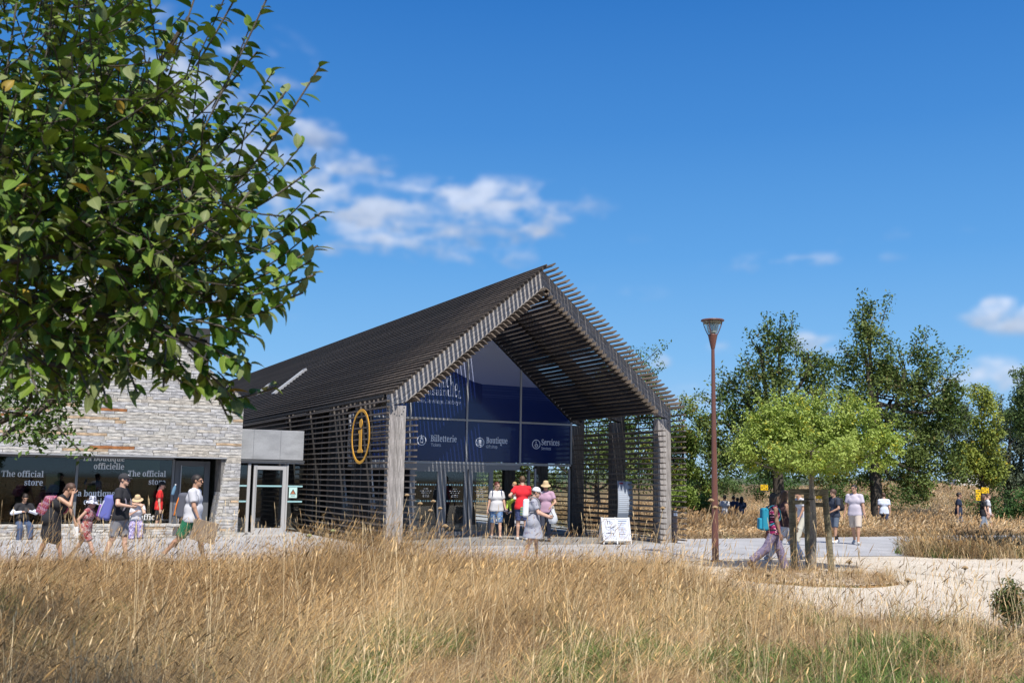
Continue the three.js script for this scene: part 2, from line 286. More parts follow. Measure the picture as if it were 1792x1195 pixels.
// weather skin under the slats behind the porch
{
  const n = -.2, L = SLEN, g = [];
  for (const s of [0, 1]) { const b = box(L, .06, BLEN - GV - .2, L / 2, n, -(GV + BLEN) / 2).rotateZ(SL).translate(0, HC, 0); if (s) b.scale(-1, 1, 1).translate(BW, 0, 0); g.push(b); }
  part('roof_skin', g[0], M.membrane, pav); part('roof_skin', toFront(g[1]), M.membrane, pav);
  function toFront(q) { const i = q.index; for (let k = 0; k < i.count; k += 3) { const a = i.getX(k + 1); i.setX(k + 1, i.getX(k + 2)); i.setX(k + 2, a); } const nn = q.attributes.normal; for (let k = 0; k < nn.count; k++) nn.setX(k, nn.getX(k)); return q; }
  part('gutter', box(.10, .07, BLEN - .4, -.03, HC - .02, -BLEN / 2 - .1), M.membrane, pav);
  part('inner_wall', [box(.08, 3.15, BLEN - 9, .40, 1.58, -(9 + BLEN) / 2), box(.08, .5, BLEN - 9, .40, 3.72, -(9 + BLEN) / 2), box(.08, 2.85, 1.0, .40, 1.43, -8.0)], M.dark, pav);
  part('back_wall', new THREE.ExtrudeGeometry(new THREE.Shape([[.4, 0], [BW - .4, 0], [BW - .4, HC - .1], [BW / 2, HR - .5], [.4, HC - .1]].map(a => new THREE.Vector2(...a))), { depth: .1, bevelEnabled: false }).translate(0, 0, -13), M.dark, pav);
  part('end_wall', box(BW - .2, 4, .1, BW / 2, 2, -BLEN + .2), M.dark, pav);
  part('floor_slab', box(BW - .1, .012, 12.8, BW / 2, .010, -6.5), mat(lin(.34, .34, .34), .6, { map: TX.concrete }), pav);
  part('counter', rounded(3.4, 1.05, .7, .03, 3.4, .54, -10.4), M.grey, pav);
}
// raking steel struts behind the left slats, vertical battens that carry the slats
for (const [x0, y0, x1, y1] of [[592, 716, 607, 893], [586, 735, 602, 893], [640, 704, 655, 893], [628, 735, 650, 893]]) {
  const a = onU(x0, y0, .85), b = onU(x1, y1, .85);
  part('strut', bar(V3(.85, Math.max(.02, b[1]), -b[0]), V3(.85, a[1], -a[0]), .035, 8), M.steel, pav);
}
for (let k = 0; k < 10; k++) part('batten', box(.02, 3.7, .025, .012, 1.9, -(.62 + k * .76)), M.aluDark, pav);
for (let k = 0; k < 6; k++) part('batten', box(.02, 3.7, .03, BW - .012, 1.9, -(.9 + k * .8)), M.aluDark, pav);
// skylights let into the left roof slope
for (const [x0, y0, x1, y1, w] of [[487, 687, 524, 650, .42], [449, 690, 471, 673, .34]]) {
  const hit = (px, py) => { const n = V3(-sS, cS, 0), d = ray(px, py), du = V3(d.dot(U), d.y, d.dot(VV)), e0 = V3(0, EYE, 0).sub(BO), e = V3(e0.dot(U), e0.y, e0.dot(VV)), o = V3(0, HC, 0).addScaledVector(n, .13), t = o.sub(e).dot(n) / du.dot(n); return e.addScaledVector(du, t); };
  const a = hit(x0, y0), b = hit(x1, y1), sl = p => p.x / cS, v = (a.z + b.z) / 2, len = Math.max(.8, Math.abs(sl(b) - sl(a)));
  const g = [box(len, .10, .05, 0, 0, w / 2), box(len, .10, .05, 0, 0, -w / 2), box(.05, .10, w, len / 2, 0, 0), box(.05, .10, w, -len / 2, 0, 0)];
  const f = part('skylight', g, M.alu, pav); f.position.set((a.x + b.x) / 2, (a.y + b.y) / 2, -v); f.rotation.z = SL;
  part('pane', box(len - .02, .02, w - .02, 0, .02, 0), mat(lin(.4, .42, .45), .25), f);
}
// the amber information sign on the left slats
{
  const s = new THREE.Group(); s.name = 'information_sign'; s.position.set(-.135, 2.95, -1.84); s.rotation.y = -Math.PI / 2; pav.add(s);
  const ring = new THREE.Shape().absarc(0, 0, .765, 0, Math.PI * 2), hole = new THREE.Path().absarc(0, 0, .692, 0, Math.PI * 2, true); ring.holes.push(hole);
  const ex = { depth: .010, bevelEnabled: true, bevelSize: .003, bevelThickness: .003, bevelSegments: 1, curveSegments: 40 };
  part('ring', new THREE.ExtrudeGeometry(ring, ex), M.ochre, s);
  const dot = new THREE.Shape().absarc(.01, .36, .125, 0, Math.PI * 2);
  const i = new THREE.Shape([[-.17, .16], [.10, .20], [.11, -.36], [.21, -.38], [.21, -.45], [-.20, -.45], [-.20, -.38], [-.10, -.36], [-.10, .10], [-.17, .08]].map(a => new THREE.Vector2(...a)));
  part('letter', [new THREE.ExtrudeGeometry(dot, ex), new THREE.ExtrudeGeometry(i, ex)], M.ochre, s);
}
// ---------- glazed front at v = GV ----------
const UC = [.55, 2.55, 4.55, 6.55, 8.55], RAIL0 = 2.33, RAIL1 = 3.73, ceilY = u => HC + Math.min(u, BW - u) * Math.tan(SL) - .44 / cS - .16;
{
  // one printed film over all panes, drawn in metres: u .5..8.7, y 2.3..7.5
  const PW = 2048, PH = 1298, sx = PW / 8.2, X = u => (u - .5) * sx, Y = y => PH - (y - 2.3) * PH / 5.2;
  const film = canvasTex(PW, PH, (c, w, h) => {
    const g = c.createLinearGradient(0, 0, 0, Y(4.95)); g.addColorStop(0, '#bfc4d4'); g.addColorStop(.55, '#a9afc4'); g.addColorStop(1, '#7a83a8'); c.fillStyle = g; c.fillRect(0, 0, w, h);
    const s = c.createLinearGradient(0, Y(4.95), 0, h); s.addColorStop(0, '#26376e'); s.addColorStop(.25, '#1a2b62'); s.addColorStop(.6, '#16275c'); s.addColorStop(1, '#162658'); c.fillStyle = s; c.fillRect(0, Y(4.95), w, h);
    c.fillStyle = 'rgba(130,140,180,.28)'; for (const [u0, u1, y, t] of [[4.9, 7.6, 4.62, .02], [5.2, 7.9, 4.55, .014], [4.9, 6.4, 4.78, .012], [6.2, 8.5, 4.7, .012], [5.0, 8.5, 4.88, .01]]) c.fillRect(X(u0), Y(y), X(u1) - X(u0), t * sx);
    // the outline of a mount rising on the left
    c.fillStyle = '#14235a'; c.beginPath(); [[.5, 4.9], [.9, 5.1], [1.4, 5.25], [1.8, 5.7], [2.3, 5.8], [2.5, 6.2], [2.8, 6.1], [2.95, 6.6], [3.02, 7.1], [3.1, 6.6], [3.35, 6.2], [3.6, 6.15], [3.7, 5.8], [3.95, 5.68], [4.1, 5.3], [4.45, 5.15], [4.75, 5.02], [5.1, 4.95], [5.1, 4.3], [.5, 4.3]].forEach((p, i) => i ? c.lineTo(X(p[0]), Y(p[1])) : c.moveTo(X(p[0]), Y(p[1]))); c.closePath(); c.fill();
    const T = (t, u, y, wm, hm, font, sy = 1) => { c.save(); c.font = font.replace('#', 100); const k = wm * sx / c.measureText(t).width; c.translate(X(u), Y(y)); c.scale(k, hm * sx / 72 * sy); c.fillText(t, 0, 0); c.restore(); };   // wm wide, capitals hm high
    c.fillStyle = '#b9c0d6'; c.textBaseline = 'alphabetic'; c.textAlign = 'left';
    T('le mont', 2.45, 4.78, .62, .16, '#px sans-serif'); T('montsaint', 2.62, 4.50, 1.30, .24, '#px serif');
    T('mi', 3.50, 4.78, .28, .25, '#px serif'); T('c', 3.78, 4.78, .12, .42, '#px serif'); T('h', 3.90, 4.48, .18, .66, '#px serif'); T('e', 4.08, 4.48, .13, .58, '#px serif'); T('L', 4.21, 4.44, .12, .24, '#px serif');
    T('la baie, le village, l\u2019abbaye', 2.62, 4.24, 1.70, .12, '#px sans-serif');
    c.fillStyle = '#dfe4f0'; T('Billetterie', 3.28, 3.0, .93, .20, 'bold #px serif'); T('Tickets', 3.30, 2.84, .35, .10, '#px sans-serif');
    T('Boutique', 5.28, 3.0, .80, .20, 'bold #px serif'); T('Gift shop', 5.28, 2.84, .42, .10, '#px sans-serif');
    T('Services', 7.38, 3.0, .72, .20, 'bold #px serif'); T('Services', 7.38, 2.84, .38, .10, '#px sans-serif');
    c.strokeStyle = '#e6ebf6'; c.lineWidth = 6;
    for (const [u, y] of [[2.97, 3.02], [5.05, 3.02], [7.18, 3.02]]) { c.beginPath(); c.arc(X(u), Y(y), 37, 0, 6.2832); c.stroke(); }
    c.lineWidth = 6; { const x = X(2.97), y = Y(3.02); c.strokeRect(x - 11, y - 14, 22, 30); c.beginPath(); c.arc(x, y - 14, 11, Math.PI, 0); c.stroke(); }
    { const x = X(5.05), y = Y(3.02); c.strokeRect(x - 18, y - 8, 36, 30); c.beginPath(); c.moveTo(x, y - 8); c.lineTo(x, y + 22); c.moveTo(x - 18, y + 2); c.lineTo(x + 18, y + 2); c.stroke(); c.beginPath(); c.arc(x - 8, y - 15, 7, 0, 6.3); c.arc(x + 8, y - 15, 7, 0, 6.3); c.stroke(); }
    { const x = X(7.18), y = Y(3.02); c.beginPath(); c.arc(x - 2, y - 20, 5, 0, 6.3); c.fill(); c.beginPath(); c.moveTo(x - 2, y - 12); c.lineTo(x - 2, y + 2); c.lineTo(x + 11, y + 2); c.lineTo(x + 16, y + 18); c.stroke(); c.beginPath(); c.arc(x, y + 10, 12, .3, 4); c.stroke(); }
  });
  const filmM = phys(lin(1, 1, 1), .22, { map: film, clearcoat: .35, clearcoatRoughness: .03, specularIntensity: .6 });
  const paneGeo = pts => { const g = new THREE.ExtrudeGeometry(new THREE.Shape(pts.map(p => new THREE.Vector2(...p))), { depth: .02, bevelEnabled: false }), p = g.attributes.position, uv = g.attributes.uv; for (let i = 0; i < p.count; i++) uv.setXY(i, (p.getX(i) - .5) / 8.2, (p.getY(i) - 2.3) / 5.2); return g.translate(0, 0, -GV); };
  for (let k = 0; k < 4; k++) {
    const a = UC[k] + .03, b = UC[k + 1] - .03;
    part('glass_panel', paneGeo([[a, RAIL0 + .05], [b, RAIL0 + .05], [b, RAIL1 - .03], [a, RAIL1 - .03]]), filmM, pav);
    const top = [[a, RAIL1 + .03], [b, RAIL1 + .03], [b, ceilY(b)]]; if (a < BW / 2 && b > BW / 2) top.push([BW / 2, ceilY(BW / 2)]); top.push([a, ceilY(a)]);
    const q = top.filter(p => p[1] >= RAIL1 + .02); if (q.length > 2) part('glass_panel', paneGeo(q), filmM, pav);
  }
  const rail = (y, h, d = .09) => part('rail', box(8.0, h, d, 4.55, y, -GV + .01), M.alu, pav);
  rail(RAIL1, .06); rail(RAIL0, .075);
  UC.forEach(u => part('mullion', box(.06, Math.max(.5, ceilY(u) - RAIL0 - .04), .10, u, (ceilY(u) + RAIL0 + .04) / 2, -GV + .012), M.alu, pav));
  part('head_frame', box(6.0, .16, .08, 3.55, RAIL0 - .12, -GV), M.aluMid, pav);
  // door leaves: stiles, glass, frosted bands, printed notice
  const leaf = (u0, u1, st, turn = 0, hinge = u0) => {
    const d = new THREE.Group(); d.name = 'door'; d.position.set(hinge, 0, -GV); d.rotation.y = turn; pav.add(d); const a = u0 - hinge, b = u1 - hinge, H = RAIL0 - .20;
    part('door_frame', [box(st, H, .06, a + st / 2, H / 2 + .01, 0), box(st, H, .06, b - st / 2, H / 2 + .01, 0), box(b - a - 2 * st, .10, .06, (a + b) / 2, H - .04, 0), box(b - a - 2 * st, .12, .06, (a + b) / 2, .07, 0)], M.aluMid, d);
    part('pane', box(b - a - 2 * st, H - .22, .012, (a + b) / 2, H / 2 + .02, 0), M.glass, d);
    const n = Math.floor((b - a - 2 * st) / .085), g = []; for (const y of [1.62, 1.10]) for (let k = 0; k < n; k++) g.push(box(.05, .045, .003, a + st + .05 + k * .085, y, .009));
    part('sticker_band', g, M.band, d);
    const t = []; const R = rng(Math.round(u0 * 100)); for (const [y, m] of [[1.49, 2], [1.42, 5], [1.36, 4], [1.29, 3], [1.24, 3]]) for (let k = 0; k < m; k++) t.push(box(.03 + R() * .05, .018, .003, (a + b) / 2 + (k - m / 2 + .5) * .085, y, .009));
    part('notice', t, M.white, d); return d;
  };
  const du = px => onV(px, 860, GV)[0];
  leaf(du(716), du(773), .17); leaf(du(773) + .02, du(817), .12); leaf(du(819), du(862), .15);
  leaf(du(926), du(926) + 1.0, .07, Math.PI * .36, du(926)); part('side_glass', box(8.45 - du(936), 1.95, .012, (8.45 + du(936)) / 2, 1.05, -GV), M.glass, pav);
  part('side_frame', [box(.06, 2.2, .07, du(936), 1.1, -GV), box(.06, 2.2, .07, 8.5, 1.1, -GV), box(8.45 - du(936), .08, .07, (8.45 + du(936)) / 2, .05, -GV)], M.alu, pav);
  part('front_post', box(.14, RAIL0, .14, du(726) - .55, RAIL0 / 2, -GV), M.alu, pav);
}
// ================= the stone shop on the left =================
const SV = 5.5, SU = -7.2, SHW = 4.6, SEAVE = 4.13, STAN = .775, SA = SEAVE + SHW * STAN;
const shop = thing('stone_shop', 'gabled shop of pale layered stone with wide dark shop window', 'building', B(SU, 0, SV), YAW);
const WV = SV + .85;                                   // the window stands back behind the stone face
const wu = (px, py = 860) => onV(px, py, WV)[0] - SU;   // picture column -> local u on the window plane
const gableY = u => SA - Math.abs(u) * STAN;           // u local to the shop axis
const OP = { l: -2.02, r: 4.17, b: .37, t: 2.31 };      // the opening
const jambU = y => mix(3.88, 4.18, clamp(y / 2.31));    // the right pier is battered
{
  // stones: blocks with a rough face; a few sizes and tones shared by all
  const cols = [[.545, .535, .535], [.57, .55, .52], [.515, .51, .52], [.575, .54, .485], [.56, .515, .45], [.58, .56, .52], [.53, .52, .515], [.565, .54, .50]].map(c => mat(lin(...c), .92, { map: TX.stone, bumpMap: TX.stone, bumpScale: .01 }));
  const rust = mat(lin(.42, .17, .06), .92, { map: TX.stone, bumpMap: TX.stone, bumpScale: .01 }), ochre = mat(lin(.60, .44, .29), .92, { map: TX.stone, bumpMap: TX.stone, bumpScale: .01 });
  const pick = r => r < .93 ? cols[Math.floor(r / .93 * 8)] : r < .975 ? ochre : cols[4];
  const sizes = [.17, .30, .46, .66, .90, 1.2], shapes = sizes.map((w, s) => [0, 1, 2].map(k => {
    const R = rng(s * 17 + k * 5 + 3), g = new THREE.PlaneGeometry(w - .008, .094, Math.max(2, Math.round(w / .13)), 2), p = g.attributes.position, uv = g.attributes.uv;
    for (let i = 0; i < p.count; i++) { const e = Math.abs(Math.abs(p.getX(i)) - (w - .008) / 2) < .002 || Math.abs(Math.abs(p.getY(i)) - .047) < .002; p.setZ(i, (e ? .0 : .012) + R() * .016); if (e) { p.setX(i, p.getX(i) - Math.sign(p.getX(i)) * R() * .004); p.setY(i, p.getY(i) + (R() - .5) * .010); } uv.setXY(i, p.getX(i) * 1.3 + s * .31 + k * .17, p.getY(i) * 2.6 + k * .37); }
    g.computeVertexNormals();
    const side = box(w - .012, .088, .08, 0, 0, -.04); return merged([g, side]);
  }));
  const R = rng(404), stones = [];
  const lay = (x0, x1, y, h, z = 0, zone = 0) => { let x = x0; while (x < x1 - .05) { let s = Math.min(5, Math.floor(R() * 6.9)); while (s > 0 && sizes[s] > x1 - x + .04) s--; let w = sizes[s]; const left = x1 - x - w; let sc = 1; if (left < .16) { sc = (x1 - x) / w; w = x1 - x; } stones.push([x + w / 2, y + h / 2, z, s, Math.floor(R() * 3), sc, h, pick(R()), zone, w]); x += w; } };
  let y = 0;
  while (y < SA - .05) {
    let h = .074 + R() * .036; const lim = clamp((SA - y - h) / STAN, 0, SHW);
    if (y < OP.t && y + h > OP.t - .05) h = Math.max(.06, OP.t + .025 - y);
    if (y + h <= OP.t + .03) {
      lay(-lim, OP.l - .02, y, h, 0, 3);
      lay(jambU(y), SHW, y, h, 0, 1);
      if (y + h < OP.b) lay(OP.l, 2.75, y, h, 0, 1);
    } else if (lim > .1) lay(-lim, lim, y, h, 0, y < 4.9 ? 2 : 4);
    y += h;
  }
  // cap stones of the low sill wall
  for (let x = OP.l; x < 2.7; x += .9) stones.push([x + .45, OP.b - .01, .02, 5, Math.floor(R() * 3), .75, .08, cols[5], 1, .9]);
  for (const [px, py] of [[210, 719], [186, 789], [35, 726]]) { const p = onV(px, py, SV); let best = null, bd = 9; for (const s of stones) { const d = Math.abs(s[0] + SU - p[0]) + 3 * Math.abs(s[1] - p[1]); if (s[9] > .35 && d < bd) { bd = d; best = s; } } if (best) best[7] = rust; }
  const score = s => (s[8] === 1 ? 0 : s[8] === 2 && s[0] > .1 ? 1 : s[8] === 2 ? 2 : 3) - s[9] * .3;
  stones.sort((a, b) => score(a) - score(b));
  const rest = new Map();
  stones.forEach(([x, yy, z, s, k, sc, h, m], i) => {
    const g = shapes[s][k], mx = new THREE.Matrix4().compose(V3(x, yy, z), new THREE.Quaternion(), V3(sc, h / .0985, 1));
    if (i < 300) { const o = part('stone', g, m, shop); o.applyMatrix4(mx); }
    else { const l = rest.get(m) ?? []; l.push(g.clone().applyMatrix4(mx)); rest.set(m, l); }
  });
  { // the remaining stones: one part, one tone per face group through vertex colours
    const all = []; for (const [m, l] of rest) for (const g of l) { const n = g.attributes.position.count, c = new Float32Array(n * 3); for (let i = 0; i < n; i++) c.set([m.color.r, m.color.g, m.color.b], i * 3); g.setAttribute('color', new THREE.BufferAttribute(c, 3)); all.push(g); }
    const o = part('stonework', all, mat(lin(1, 1, 1), .92, { map: TX.stone, bumpMap: TX.stone, bumpScale: .01, vertexColors: true }), shop); o.userData.kind = 'stuff';
  }
  // mortar bed behind the stones
  const mort = mat(lin(.20, .19, .18), 1, { map: TX.stone });
  const s1 = new THREE.Shape([[-SHW, 0], [OP.l - .02, 0], [OP.l - .02, OP.t + .02], [jambU(2.31) + .01, OP.t + .02], [jambU(0) + .01, 0], [SHW, 0], [SHW, SEAVE], [0, SA], [-SHW, SEAVE]].map(a => new THREE.Vector2(...a)));
  part('wall', new THREE.ExtrudeGeometry(s1, { depth: .5, bevelEnabled: false }).translate(0, 0, -.53), mort, shop);
  part('sill_wall', box(2.75 - OP.l, OP.b - .06, .36, (2.75 + OP.l) / 2, (OP.b - .06) / 2, -.21), mort, shop);
  part('sill_cap', box(2.75 - OP.l, .05, .44, (2.75 + OP.l) / 2, OP.b - .0, -.23), cols[5], shop);
  // the right reveal, laid in dressed stones
  for (let k = 0; k < 21; k++) { const yy = .055 + k * .11, x = jambU(yy) - .012, n = 2; for (let j = 0; j < n; j++) { const g = box(.03, .10, .40, 0, 0, 0), o = part('reveal_stone', g, cols[(k * 3 + j * 5) % 8], shop); o.position.set(x + (R() - .5) * .008 + .008, yy, -.22 - j * .41); } }
  part('reveal', box(.3, 2.36, .86, jambU(0) + .155 + .15, 1.18, -.46), mort, shop);
  part('soffit', box(OP.r - OP.l, .05, .85, (OP.r + OP.l) / 2, OP.t + .045, -.47), M.aluDark, shop);
  part('lintel_trim', box(OP.r - OP.l + .02, .035, .05, (OP.r + OP.l) / 2, OP.t + .004, .012), M.alu, shop);
  part('roof', [0, 1].map(s => { const L = Math.hypot(SHW, SA - SEAVE) + .02, a = Math.atan(STAN), b = box(L, .07, 11, L / 2, -.05, -5.52).rotateZ(a).translate(-SHW, SEAVE, 0); if (s) b.rotateY(Math.PI).translate(0, 0, -11.04); return b; }), mat(lin(.13, .13, .14), .8, { map: TX.wood }), shop);
  part('side_wall', [box(.4, SEAVE - .1, 10.4, SHW - .2, (SEAVE - .1) / 2, -5.8), box(.4, SEAVE - .1, 10.4, -SHW + .2, (SEAVE - .1) / 2, -5.8)], mort, shop);
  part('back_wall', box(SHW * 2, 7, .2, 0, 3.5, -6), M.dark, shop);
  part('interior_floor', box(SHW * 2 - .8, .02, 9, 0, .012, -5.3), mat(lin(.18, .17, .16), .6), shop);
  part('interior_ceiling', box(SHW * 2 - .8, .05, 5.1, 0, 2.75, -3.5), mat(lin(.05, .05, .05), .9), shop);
  const cam = part('camera_dome', [new THREE.SphereGeometry(.06, 10, 8), box(.05, .12, .05, 0, .08, -.03)], M.black, shop); { const p = onV(395, 679, SV); cam.position.set(p[0] - SU, p[1], .07); }
}
// window frames and panes with their printed lettering, the shop door
{
  const zw = -.85, lettering = (w, h, draw) => canvasTex(w, h, draw);
  const g = M.aluDark, mull = [OP.l + .03, wu(131), wu(300)];
  const win = new THREE.Group(); win.name = 'shop_window'; shop.add(win);
  const W0 = OP.l, W1 = mull[2], Hm = OP.t - .05;
  part('frame', [box(W1 - W0, .07, .08, (W0 + W1) / 2, Hm + .015, zw), box(W1 - W0, .07, .08, (W0 + W1) / 2, .055, zw), ...mull.map(u => box(.07, Hm - .06, .085, u, Hm / 2 + .03, zw))], mat(lin(.17, .175, .185), .5), win);
  part('pane', box(mull[1] - mull[0] - .08, Hm - .1, .012, (mull[0] + mull[1]) / 2, Hm / 2 + .02, zw), M.shopGlass, win);
  part('pane', box(mull[2] - mull[1] - .08, Hm - .1, .012, (mull[2] + mull[1]) / 2, Hm / 2 + .02, zw), M.shopGlass, win);
  // film letters stuck to the glass, cut to their outlines by an alpha map
  const words = (name, lines, px, py, h, align = 'left') => { h *= .86;   // lines of letters whose first line has its left (or right) end at that picture point
    const Wc = 1024, Hc = 256; const t = canvasTex(Wc, Hc, (c, w, hh) => { c.fillStyle = '#000'; c.fillRect(0, 0, w, hh); c.fillStyle = '#fff'; c.font = 'bold 104px serif'; c.textAlign = align; c.textBaseline = 'alphabetic'; lines.forEach((l, i) => { c.save(); c.translate(align === 'left' ? 6 : w - 6, 92 + i * 112); c.scale(.86, 1.06); c.fillText(l, 0, 0); c.restore(); }); });
    t.colorSpace = THREE.NoColorSpace;
    const m = mat(lin(.74, .76, .78), .6, { alphaMap: t, alphaTest: .5 });
    const p = onV(px, py, WV), ww = h * 4, o = part('lettering', new THREE.PlaneGeometry(ww, h), m, win); o.position.set(p[0] - SU + (align === 'left' ? ww / 2 : -ww / 2), p[1] - h / 2, zw + .012); o.name = name;
  };
  words('lettering', ['The official', 'store'], 77, 823, .62, 'right');
  words('lettering', ['La boutique', 'officielle'], 219, 796, .62, 'right');
  words('lettering', ['The official', 'store'], 291, 823, .62, 'right');
  words('lettering', ['La boutique', 'officielle'], 202, 857, .62, 'right');
  words('lettering', ['The official', 'store'], 286, 898, .62, 'right');
  const door = new THREE.Group(); door.name = 'door'; shop.add(door);
  const d0 = wu(303), d1 = wu(363), H = Hm - .05;
  part('door_frame', [box(.16, H, .08, d0 + .08, H / 2 + .01, zw), box(.16, H, .08, d1 - .06, H / 2 + .01, zw), box(d1 - d0 - .26, .16, .08, (d0 + d1) / 2 + .01, H - .07, zw), box(d1 - d0 - .26, .14, .08, (d0 + d1) / 2 + .01, .08, zw)], mat(lin(.10, .105, .115), .5), door);
  part('pane', box(d1 - d0 - .26, H - .3, .012, (d0 + d1) / 2 + .01, H / 2, zw), M.shopGlass, door);
  part('handle', bar(V3(d0 + .17, .3, zw + .09), V3(d0 + .17, H - .12, zw + .09), .017, 8), M.steel, door);
  // inside: display boards and shelves
  const board = (px0, py0, px1, py1, v, m, name = 'display_board') => { const a = onV(px0, py0, v), b = onV(px1, py1, v); return part(name, box(b[0] - a[0], a[1] - b[1], .04, (a[0] + b[0]) / 2 - SU, (a[1] + b[1]) / 2, -(v - SV)), m, shop); };
  const green = mat(lin(.30, .36, .25), .8), yel = mat(lin(.75, .55, .12), .7);
  board(218, 805, 277, 838, WV + .35, green); board(232, 838, 272, 870, WV + .42, mat(lin(.12, .12, .11), .8)); board(226, 870, 278, 925, WV + .35, green);
  board(80, 829, 102, 862, WV + 1.2, mat(lin(.50, .62, .46), .7), 'pale_board'); board(152, 849, 166, 866, WV + .6, yel, 'paper_bag'); board(322, 835, 338, 848, WV + .5, mat(lin(.5, .45, .42), .8), 'picture');  // the pale green one is a plain coloured board
  for (let k = 0; k < 4; k++) { const s = part('shelf', [box(1.6, .03, .4, 0, .4 + 0, 0), box(1.6, .03, .4, 0, .85, 0), box(1.6, .03, .4, 0, 1.3, 0), box(.03, 1.5, .4, -.8, .75, 0), box(.03, 1.5, .4, .8, .75, 0)], mat(lin(.16, .12, .09), .8), shop); s.position.set(-3 + k * 1.9, .02, -3.1); const R = rng(k + 60); part('goods', [...Array(18)].map((_, i) => rounded(.1 + R() * .1, .12 + R() * .18, .12, .02, -.65 + (i % 6) * .26, [.42, .87, 1.32][Math.floor(i / 6)] + .1, .05)), mat(lin(.2 + R() * .4, .15 + R() * .2, .1 + R() * .2), .7), s); }
}
// ---------- the glazed link between the two buildings ----------
{
  const LV = 6.7, link = thing('glazed_link', 'flat roofed glass entrance link with pale grey fascia between shop and pavilion', 'entrance', B(-2.6, 0, LV), YAW);
  const lu = (px, py) => onV(px, py, LV)[0] + 2.6, R1 = lu(528, 870), H = 2.19;
  part('fascia', rounded(lu(529, 780) + .3, .93, .25, .012, (lu(529, 780) + .3) / 2 - .3, 2.31 + .465 + .01, .02), mat(lin(.46, .475, .50), .5, { map: TX.concrete }), link);
  for (const k of [.36, .70]) part('panel_joint', box(.008, .90, .004, (lu(529, 780) + .3) * k - .3, 2.785, .147), M.aluDark, link);
  part('roof', box(R1 + .3, .08, 3.4, R1 / 2 - .15, 3.1, -1.85), M.aluDark, link);
  part('drip_rail', box(R1 + .3, .035, .2, R1 / 2 - .15, 2.285, .03), M.aluDark, link);
  const m0 = lu(433, 870), m1 = lu(438.5, 870), m2 = lu(497, 870), A = mat(lin(.42, .42, .43), .45);
  part('frame', [box(R1 + .3, .06, .09, R1 / 2 - .15, 2.235, 0), box(.09, H, .09, m0, H / 2, 0), box(.05, H, .09, m2 + .06, H / 2, 0), box(R1 + .3, .06, .09, R1 / 2 - .15, .03, 0)], A, link);
  part('pane', box(m0 + .3, H - .1, .012, m0 / 2 - .2, H / 2, 0), M.glass, link);
  part('pane', box(R1 - m2 - .09, H - .1, .012, (R1 + m2) / 2 + .045, H / 2, 0), M.glass, link);
  const d = new THREE.Group(); d.name = 'door'; link.add(d);
  part('door_frame', [box(.11, H - .08, .07, m1 + .10, H / 2, 0), box(.11, H - .08, .07, m2 - .03, H / 2, 0), box(m2 - m1 - .24, .12, .07, (m1 + m2) / 2 + .035, H - .12, 0), box(m2 - m1 - .24, .14, .07, (m1 + m2) / 2 + .035, .13, 0)], A, d);
  part('pane', box(m2 - m1 - .24, H - .4, .012, (m1 + m2) / 2 + .035, H / 2, 0), M.glass, d);
  part('handle', bar(V3(m1 + .12, .35, .08), V3(m1 + .12, H - .1, .08), .018, 8), M.steel, d);
  part('sticker_band', [1.50, 1.02].flatMap(y => [box(m0 + .2, .05, .003, m0 / 2 - .15, y, .010), box(R1 - m2 - .1, .05, .003, (R1 + m2) / 2 + .05, y, .010), box(m2 - m1 - .26, .05, .003, (m1 + m2) / 2 + .03, y === 1.5 ? y : y - 9, .010)].filter(g => { g.computeBoundingBox(); return g.boundingBox.min.y > 0; })), M.band, link);
  const sign = part('notice', box(.26, .33, .004, lu(512, 862), 1.30, .016), mat(lin(1, 1, 1), .6, { map: canvasTex(128, 160, (c, w, h) => { c.fillStyle = '#bcdcd8'; c.fillRect(0, 0, w, h); c.fillStyle = '#2a2420'; c.beginPath(); c.moveTo(64, 26); c.lineTo(112, 106); c.lineTo(16, 106); c.closePath(); c.fill(); c.fillStyle = '#c9805c'; c.beginPath(); c.moveTo(64, 46); c.lineTo(94, 98); c.lineTo(34, 98); c.closePath(); c.fill(); c.fillStyle = '#2a2420'; c.fillRect(60, 60, 8, 22); c.fillRect(60, 86, 8, 8); c.fillStyle = '#5a7a78'; c.fillRect(24, 120, 80, 7); c.fillRect(34, 134, 60, 7); }) }), link);
  sign.geometry = new THREE.BoxGeometry(.26, .33, .004).translate(lu(512, 862), 1.30, .016);
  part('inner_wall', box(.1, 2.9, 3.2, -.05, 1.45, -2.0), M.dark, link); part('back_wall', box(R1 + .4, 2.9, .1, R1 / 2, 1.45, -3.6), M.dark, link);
  part('floor_slab', box(R1 + .2, .012, 3.4, R1 / 2, .012, -1.8), M.grey, link);
}
// ================= trees and bushes =================
// a leaf: folded along its midrib and curled; len along +y from the stalk, blade normal +z
function leafGeo(len, wid, curl = .25, fold = .3, n = 4) {
  const P = [], I = [], U = [];
  for (let i = 0; i <= n; i++) {
    const t = i / n, w = wid * .5 * Math.pow(Math.sin(Math.PI * Math.pow(t, .8)), .8) * (i === n ? 0 : 1) + (i === 0 ? .0006 : 0), a = curl * t * 1.6, y = len * (t - .12 * curl * t * t), z = -len * curl * t * t * .7;
    P.push(-w * Math.cos(fold), y, z + w * Math.sin(fold), 0, y, z, w * Math.cos(fold), y, z + w * Math.sin(fold)); U.push(0, t, .5, t, 1, t);
  }
  for (let i = 0; i < n; i++) { const a = i * 3; I.push(a, a + 1, a + 3, a + 1, a + 4, a + 3, a + 1, a + 2, a + 4, a + 2, a + 5, a + 4); }
  const g = new THREE.BufferGeometry(); g.setAttribute('position', new THREE.Float32BufferAttribute(P, 3)); g.setAttribute('uv', new THREE.Float32BufferAttribute(U, 2)); g.setIndex(I); g.computeVertexNormals(); return g;
}
